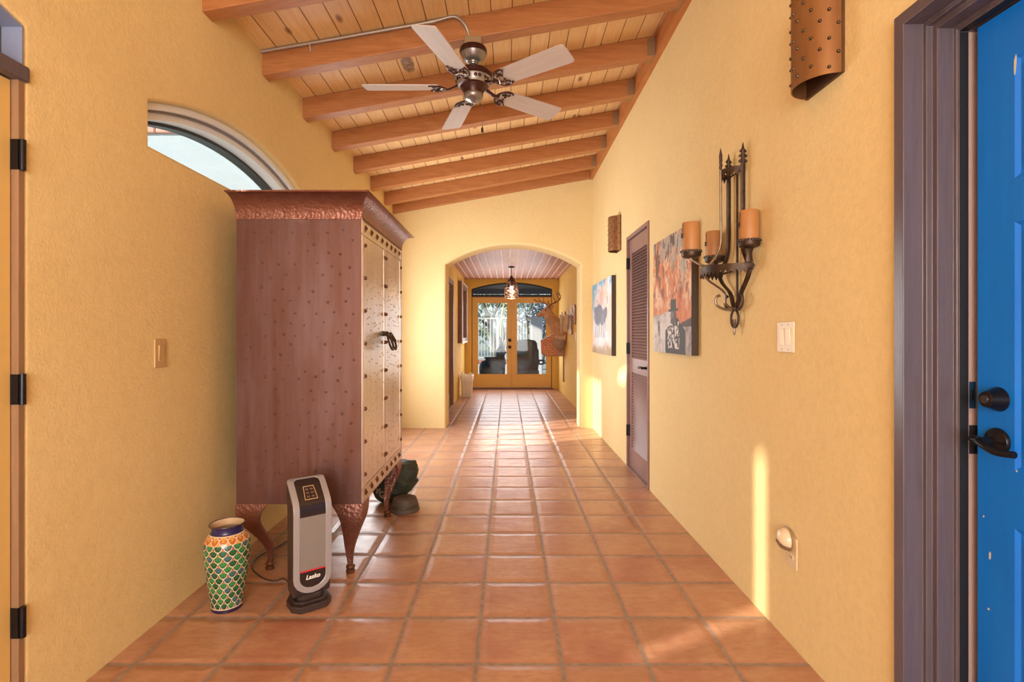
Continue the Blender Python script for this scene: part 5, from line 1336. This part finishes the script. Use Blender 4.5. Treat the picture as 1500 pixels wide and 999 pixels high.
# target block below the deer
def col_target(u, v):
    x, z = (u-0.40)*0.44, (v-0.46)*0.46
    r = math.hypot(x*1.12, z)+0.008*fbm(u, v, 6)
    n_ = fbm(u, v, 12)
    c = mixc(srgb(186, 148, 116), srgb(156, 118, 90), 0.5+n_)
    if r < 0.205 and int(r/0.0235) % 2 == 0: c = mixc(srgb(214, 112, 74), srgb(196, 98, 64), 0.5+n_)
    elif r < 0.205: c = mixc(srgb(206, 170, 128), srgb(184, 146, 108), 0.5+n_)
    return c
t = thing('archery_target', 'wooden five-sided target with red rings below the deer head', 'target', (HXR, 10.12, 0.775))
b = MB(); ol = [(-0.455, 0.055), (-0.405, 0.0), (-0.003, 0.0), (-0.003, 0.40), (-0.16, 0.475), (-0.47, 0.31)]
b.prism(ol, lambda a, c, d: (a, d, c), 0.001, 0.12); b.build('block', M['mid_wood'], t, smooth=False, bevel=0.006)
def tpos(u, v):
    x = -0.460+0.452*u; z = 0.006+0.455*v
    # keep inside the outline
    zt = 0.31+(x+0.47)/0.31*0.165 if x < -0.16 else 0.475-(x+0.16)/0.157*0.075
    z = min(z, zt-0.006); xl = -0.405-0.05*min(1, z/0.055) if z < 0.055 else -0.455-0.015*min(1, (z-0.055)/0.255)
    x = max(x, xl+0.004); return (x, -0.0015, z)
paint_grid('target_face', 90, 90, tpos, col_target, M['painted_wood'], t)
b = MB(); b.box(-0.030, -0.005, 0.03, 0.055, -0.47, 0.001); b.cyl((-0.0175, 0.043, -0.50), (-0.0175, 0.043, -0.47), 0.017, n=10); b.build('hanging_strap', M['grey_hide'], t, smooth=False)
b = MB(); b.ball((-0.125, -0.06, 1.03), 0.115, 0.080, 0.125, n=24, m=16); b.tube([(-0.125, -0.06, 1.10), (-0.06, -0.05, 1.13), (-0.01, -0.04, 1.14)], [0.04, 0.03, 0.02], 10)
b.build('grey_hide_pouch', M['grey_hide'], dm)  # grey hide pouch in front of the target, parented to the deer mount

# peg rack with a pale hide, and the small plaque
t = thing('peg_rack', 'wooden wall board with upright pegs right of the deer head', 'rack', (HXR, 8.98, 1.20))
b = MB(); b.prism([(-0.15, 0.03), (-0.12, 0.0), (0.12, 0.0), (0.15, 0.03), (0.15, 0.36), (0.10, 0.42), (-0.10, 0.42), (-0.15, 0.36)], lambda a, c, d: (d, a, c), -0.030, -0.001); b.build('board', M['mid_wood'], t, smooth=False, bevel=0.005)
for k, (p, dy, m_) in enumerate(((0.07, -0.06, 'horn_white'), (0.115, 0.0, 'antler'), (0.165, 0.06, 'horn_white'))):
    b = MB(); b.tube(bez([(-0.029, dy, 0.30), (-p*0.7, dy, 0.31), (-p, dy, 0.35), (-p, dy, 0.40)], 5), [0.012]*15+[0.006], 8); b.build('peg', M[m_], t)
t = thing('tan_hide', 'pale tan hide draped over the pegs beside the deer', 'hide', (HXR-0.034, 8.97, 1.20))
b = MB(); vv = []; NU_, NV_ = 16, 14
for s_ in (0, 1):
    for j in range(NV_+1):
        for i in range(NU_+1):
            u, v = i/NU_, j/NV_
            edge = 0.03*math.sin(u*9+1)+0.02*math.sin(u*17)
            x = -0.015-0.175*u*(0.85+0.15*v); z = 0.06+edge*(1-v)+v*(0.265-edge*(1-v)+0.02*math.sin(u*8)); y = -0.085+0.012*math.sin(u*11+v*3)+(0.05 if s_ else 0)
            vv.append((x, y, z))
W_ = NU_+1; S_ = W_*(NV_+1); ff = []
for j in range(NV_):
    for i in range(NU_):
        a = j*W_+i; ff += [(a, a+1, a+W_+1, a+W_), (S_+a, S_+a+W_, S_+a+W_+1, S_+a+1)]
for j in range(NV_):
    for i in (0, NU_): a = j*W_+i; ff.append((a, a+W_, S_+a+W_, S_+a))
for i in range(NU_):
    for j in (0, NV_): a = j*W_+i; ff.append((a, S_+a, S_+a+1, a+1))
b.add(vv, ff); b.build('hide_sheet', M['hide_tan'], t, angle=60)
t = thing('wooden_plaque', 'narrow wooden plaque with a white bone top, rightmost on the hallway wall', 'plaque', (HXR, 8.52, 1.37))
b = MB(); b.prism([(-0.11, 0.03), (-0.08, 0.0), (0.08, 0.0), (0.11, 0.03), (0.11, 0.27), (0.05, 0.32), (-0.05, 0.32), (-0.11, 0.27)], lambda a, c, d: (d, a, c), -0.028, -0.001); b.build('board', M['mid_wood'], t, smooth=False, bevel=0.005)
b = MB(); b.tube(bez([(-0.035, -0.02, 0.15), (-0.065, -0.02, 0.20), (-0.070, -0.015, 0.27), (-0.050, -0.01, 0.32), (-0.028, -0.01, 0.325)], 6), [0.016]*12+[0.014]*12+[0.010], 10); b.build('bone', M['horn_white'], t)

# ------------------------------------------------------------------ outside
setp(MB().box(-14, 14, 11.5, 15.3, -0.12, -0.02).build('ground_patio', M['patio'], smooth=False), 'pale patio floor beyond the glass doors', 'patio', None, 'structure')
gv = MB(); vv = []; nx, ny = 40, 30
for j in range(ny+1):
    for i in range(nx+1):
        x = -20+40*i/nx; y = 15.2+22*j/ny; vv.append((x, y, -0.1+max(0, (y-16))*0.085+0.10*noise.noise(Vector((x*0.7, y*0.7, 0)))))
gv.add(vv, [(j*(nx+1)+i, j*(nx+1)+i+1, (j+1)*(nx+1)+i+1, (j+1)*(nx+1)+i) for j in range(ny) for i in range(nx)])
setp(gv.build('ground_desert', M['gravel']), 'pale gravel slope behind the patio railing', 'ground', None, 'structure')
setp(MB().box(-40, -1.72, -30, 40, -0.3, -0.12).build('ground_side', M['gravel'], smooth=False), 'gravel ground outside the left wall', 'ground', None, 'structure')
WLY = 14.5
lw = MB(); lw.box(-8, 0.62, WLY, WLY+0.25, -0.05, 0.40); o = lw.build('wall_patio', M['stucco_white'], smooth=False); setp(o, 'low white patio wall capped with red brick', 'wall', None, 'structure')
bc = MB(); x = -8
while x < 0.6: bc.box(x, x+0.09, WLY-0.03, WLY+0.28, 0.40, 0.475); x += 0.10
bc.build('brick_cap', M['brick'], o, smooth=False)
o = MB().box(0.66, 0.98, 14.30, 14.75, -0.05, 1.72).build('wall_pillar', M['stucco_white'], smooth=False, bevel=0.03); setp(o, 'square white patio pillar', 'pillar', None, 'structure')
rl = thing('patio_railing', 'white metal railing on the low patio wall beyond the glass doors', 'railing', (0, WLY+0.12, 0.475))
b = MB(); b.box(-3.0, 0.66, -0.02, 0.02, 1.16, 1.20); b.build('top_rail', M['metal_white'], rl, smooth=False)
b = MB(); b.box(-3.0, 0.66, -0.015, 0.015, 0.06, 0.09); b.build('bottom_rail', M['metal_white'], rl, smooth=False)
pk = None; x = -1.15
while x < 0.64:
    if pk is None:
        pk = MB().box(-0.007, 0.007, -0.007, 0.007, 0.08, 1.17).build('picket', M['metal_white'], rl, smooth=False); pk.location.x = x
    else:
        c = pk.copy(); C.objects.link(c); c.location.x = x
    x += 0.085
for x in (-2.4, -0.27):
    MB().box(x-0.03, x+0.03, -0.03, 0.03, 0.0, 1.20).build('post', M['metal_white'], rl, smooth=False)

def leaves(mb, c, r, n, s, rg, mi=0):
    for _ in range(n):
        d = Vector((rg.gauss(0, 1), rg.gauss(0, 1), rg.gauss(0, 1))).normalized()*(rg.random()**0.45)
        p = Vector(c)+Vector((d.x*r[0], d.y*r[1], d.z*r[2]))
        a = Vector((rg.gauss(0, 1), rg.gauss(0, 1), rg.gauss(0, 1))).normalized(); b_ = a.orthogonal().normalized()
        ss = s*(0.6+0.8*rg.random())
        mb.add([p-a*ss, p+b_*ss*0.45, p+a*ss, p-b_*ss*0.45], [(0, 1, 2, 3)], mi)
rg = random.Random(3)
tr = thing('garden_tree', 'tree with dark forking branches seen through the left glass door', 'tree', (-0.36, 16.6, -0.05))
tb = MB()
def branch(p0, p1, p2, r0, r1, mb=tb): mb.tube(bez([p0, p1, p2], 7), [r0+(r1-r0)*i/14 for i in range(15)], 8)
branch((0.08, 0, 0.0), (0.02, 0, 0.5), (-0.04, 0, 0.85), 0.13, 0.10)
branch((-0.03, 0, 0.80), (-0.16, 0.05, 1.35), (-0.22, 0, 1.75), 0.10, 0.075)
branch((-0.21, 0, 1.70), (-0.36, 0.1, 2.1), (-0.62, 0.1, 2.9), 0.075, 0.04)
branch((-0.16, 0, 1.55), (-0.02, 0.1, 2.0), (0.28, 0.0, 2.5), 0.06, 0.03)
branch((0.02, 0, 0.75), (0.25, -0.1, 1.2), (0.44, 0, 1.75), 0.09, 0.06)
branch((0.42, 0, 1.70), (0.55, 0.1, 2.3), (0.62, 0.1, 3.0), 0.06, 0.03)
branch((-0.18, 0, 1.45), (-0.55, -0.15, 1.75), (-1.1, 0, 1.95), 0.05, 0.02)
branch((0.45, 0, 1.75), (0.72, 0, 1.7), (1.0, 0, 1.5), 0.035, 0.015)
tb.build('trunk', M['bark'], tr)
t2 = MB()
branch((0.15, -0.1, 1.2), (0.22, -0.1, 2.0), (0.42, -0.1, 2.8), 0.05, 0.02, t2); branch((0.24, -0.1, 2.0), (0.50, -0.1, 2.3), (0.55, -0.1, 2.9), 0.03, 0.015, t2)
branch((-0.18, -0.1, 1.25), (-0.6, -0.2, 1.6), (-0.95, -0.2, 2.2), 0.045, 0.015, t2); branch((-0.9, -0.1, 1.9), (-0.55, -0.1, 2.2), (-0.45, -0.1, 2.9), 0.035, 0.015, t2)
t2.build('pale_branches', M['bark_light'], tr)
lv_ = MB(); leaves(lv_, (0, 0.7, 2.6), (1.6, 0.6, 0.7), 900, 0.06, rg); lv_.build('foliage', M['leaf_light'], tr)
for i, (x, y, rx, rz, m_, n_, lab) in enumerate(((-2.6, 21, 2.2, 2.2, 'leaf_light', 1500, 'pale green bush far behind the tree on the left'), (-0.2, 23, 2.0, 2.4, 'leaf_light', 1500, 'pale green bush far behind the tree trunk'),
        (1.15, 18.6, 0.9, 1.7, 'leaf_dry', 1500, 'greyish bush behind the railing in the right glass door'), (2.5, 17.4, 0.9, 1.7, 'leaf_dry', 1300, 'greyish bush right of the white pillar'), (3.6, 24, 2.2, 2.6, 'leaf', 1200, 'dark green bush far behind the pillar'))):
    sh = thing('garden_bush', lab, 'bush', (x, y, max(-0.1, -0.1+(y-16)*0.085)), 0, 'bushes behind the patio')
    b = MB(); leaves(b, (0, 0, rz*0.95), (rx, rx*0.6, rz), n_, 0.10 if rx > 1.5 else 0.07, rg); b.build('foliage', M[m_], sh)
    b = MB()
    for k in range(5): b.tube([(0.05*k-0.1, 0, -0.05), ((k-2)*rx*0.22, 0.05*k, rz*0.8), ((k-2)*rx*0.36, 0.1*k, rz*1.6)], [0.04, 0.025, 0.008], 6)
    b.build('stems', M['bark'], sh)
# patio cover: dark soffit seen through the transom
pr_ = MB(); pr_.box(-1.5, 1.7, 11.62, 14.9, 2.50, 2.62); pr_.box(-1.5, 1.7, 14.78, 14.9, 2.36, 2.50)
setp(pr_.build('roof_patio', M['roof_dark'], smooth=False), 'dark patio roof above the glass doors', 'roof', None, 'structure')

# dark animal-shaped sculpture behind the left glass
sc_ = thing('animal_sculpture', 'dark animal-shaped sculpture with raised neck behind the left glass door', 'sculpture', (-0.34, 12.9, -0.02))
b = MB()
loft(b, [((-0.355, 0, 0.34), (-1, 0, 0), 0.06, 0.10), ((-0.30, 0, 0.36), (-1, 0, 0), 0.13, 0.19), ((-0.20, 0, 0.36), (-1, 0, 0), 0.16, 0.23), ((-0.05, 0, 0.34), (-1, 0, 0), 0.15, 0.21), ((0.10, 0, 0.38), (-1, 0, 0), 0.15, 0.25), ((0.22, 0, 0.42), (-1, 0, 0), 0.13, 0.26), ((0.29, 0, 0.40), (-1, 0, 0), 0.06, 0.16)])
loft(b, [((0.18, 0, 0.50), (0.1, 0, 1), 0.10, 0.14), ((0.17, 0, 0.68), (0, 0, 1), 0.085, 0.105), ((0.175, 0, 0.80), (0.1, 0, 1), 0.085, 0.115), ((0.19, 0, 0.88), (0.1, 0, 1), 0.07, 0.085), ((0.20, 0, 0.95), (0.1, 0, 1), 0.035, 0.045)])
loft(b, [((0.16, 0, 0.82), (1, 0, -0.35), 0.06, 0.07), ((0.25, 0, 0.79), (1, 0, -0.35), 0.05, 0.05), ((0.31, 0, 0.765), (1, 0, -0.35), 0.03, 0.03)])
for s_ in (-1, 1):
    for x in (-0.26, 0.20): loft(b, [((x, 0.08*s_, 0.35), (0, 0, -1), 0.07, 0.08), ((x-0.02, 0.085*s_, 0.18), (0, 0, -1), 0.045, 0.05), ((x, 0.085*s_, 0.06), (0, 0, -1), 0.04, 0.045), ((x+0.02, 0.085*s_, 0.002), (0, 0, -1), 0.05, 0.06)])
    loft(b, [((0.205, 0.035*s_, 0.92), (0, 0, 1), 0.02, 0.025), ((0.225, 0.04*s_, 0.985), (0.2, 0, 1), 0.016, 0.02), ((0.24, 0.04*s_, 1.03), (0.2, 0, 1), 0.004, 0.004)], 8)
o = b.build('sculpted_body', M['charcoal'], sc_)
rm = o.modifiers.new('remesh', 'REMESH'); rm.mode = 'VOXEL'; rm.voxel_size = 0.014; rm.use_smooth_shade = True
b = MB(); b.box(-0.20, 0.075, -0.14, 0.14, 0.56, 0.63); b.box(-0.16, 0.06, -0.15, 0.15, 0.50, 0.57); b.box(-0.235, -0.17, -0.12, 0.12, 0.63, 0.655); b.box(-0.2, 0.07, -0.11, 0.11, 0.63, 0.66); b.build('saddle', M['black'], sc_, smooth=False, bevel=0.01)

# dark high-back armchair behind the right glass, seen from the back
ch_ = thing('patio_armchair', 'dark high-backed armchair behind the right glass door', 'armchair', (0.475, 12.55, -0.02))
b = MB(); ol = []
for x, z in ((-0.27, 0.30), (-0.28, 0.95)): ol.append((x, z))
ol += [(-0.27, 1.02), (-0.22, 1.075), (-0.10, 1.10), (0.08, 1.10), (0.20, 1.075), (0.245, 1.01), (0.255, 0.88), (0.285, 0.85), (0.29, 0.55), (0.26, 0.30)]
b.prism(ol, lambda a, c, d: (a, d, c), -0.08, 0.06); b.build('backrest', M['leather'], ch_, smooth=False, bevel=0.03, seg=3)
b = MB(); b.box(-0.27, 0.27, -0.10, 0.52, 0.36, 0.50); b.build('seat', M['cushion_red'], ch_, smooth=False, bevel=0.03, seg=3)
b = MB(); b.box(-0.29, 0.29, -0.11, 0.50, 0.18, 0.36); b.build('skirt', pm('grey_skirt', (0.10, 0.09, 0.08), 0.7), ch_, smooth=False, bevel=0.02)
for s_ in (-1, 1):
    b = MB(); b.box(0.28*s_-0.03, 0.28*s_+0.03, -0.08, 0.45, 0.50, 0.60); b.build('armrest', M['leather'], ch_, smooth=False, bevel=0.02)
b = MB(); b.box(0.29, 0.40, -0.06, 0.0, 0.575, 0.615); b.box(0.29, 0.40, -0.06, 0.0, 0.49, 0.525); b.build('side_bars', M['leather'], ch_, smooth=False, bevel=0.006)
for sx in (-1, 1):
    for yy in (-0.06, 0.42):
        b = MB(); b.cyl((0.23*sx, yy, 0.0), (0.23*sx, yy, 0.19), 0.022, 0.03, 12); b.build('leg', M['dark_wood'], ch_)

# neighbour's wall with terracotta coping, seen through the arched window
o = MB().box(-11, -2.6, 8.6, 8.9, -0.2, 4.53).build('wall_courtyard', stucco('stucco_grey_blue', (0.46, 0.52, 0.52), (0.40, 0.47, 0.48), 0.4), smooth=False); setp(o, 'pale courtyard wall outside the arched window', 'wall', None, 'structure')
cp_ = MB(); x = -11
while x < -2.6: cp_.box(x, x+0.385, 8.55, 8.95, 4.53, 4.64); x += 0.40
cp_.build('coping', M['terracotta'], o, smooth=False, bevel=0.02)
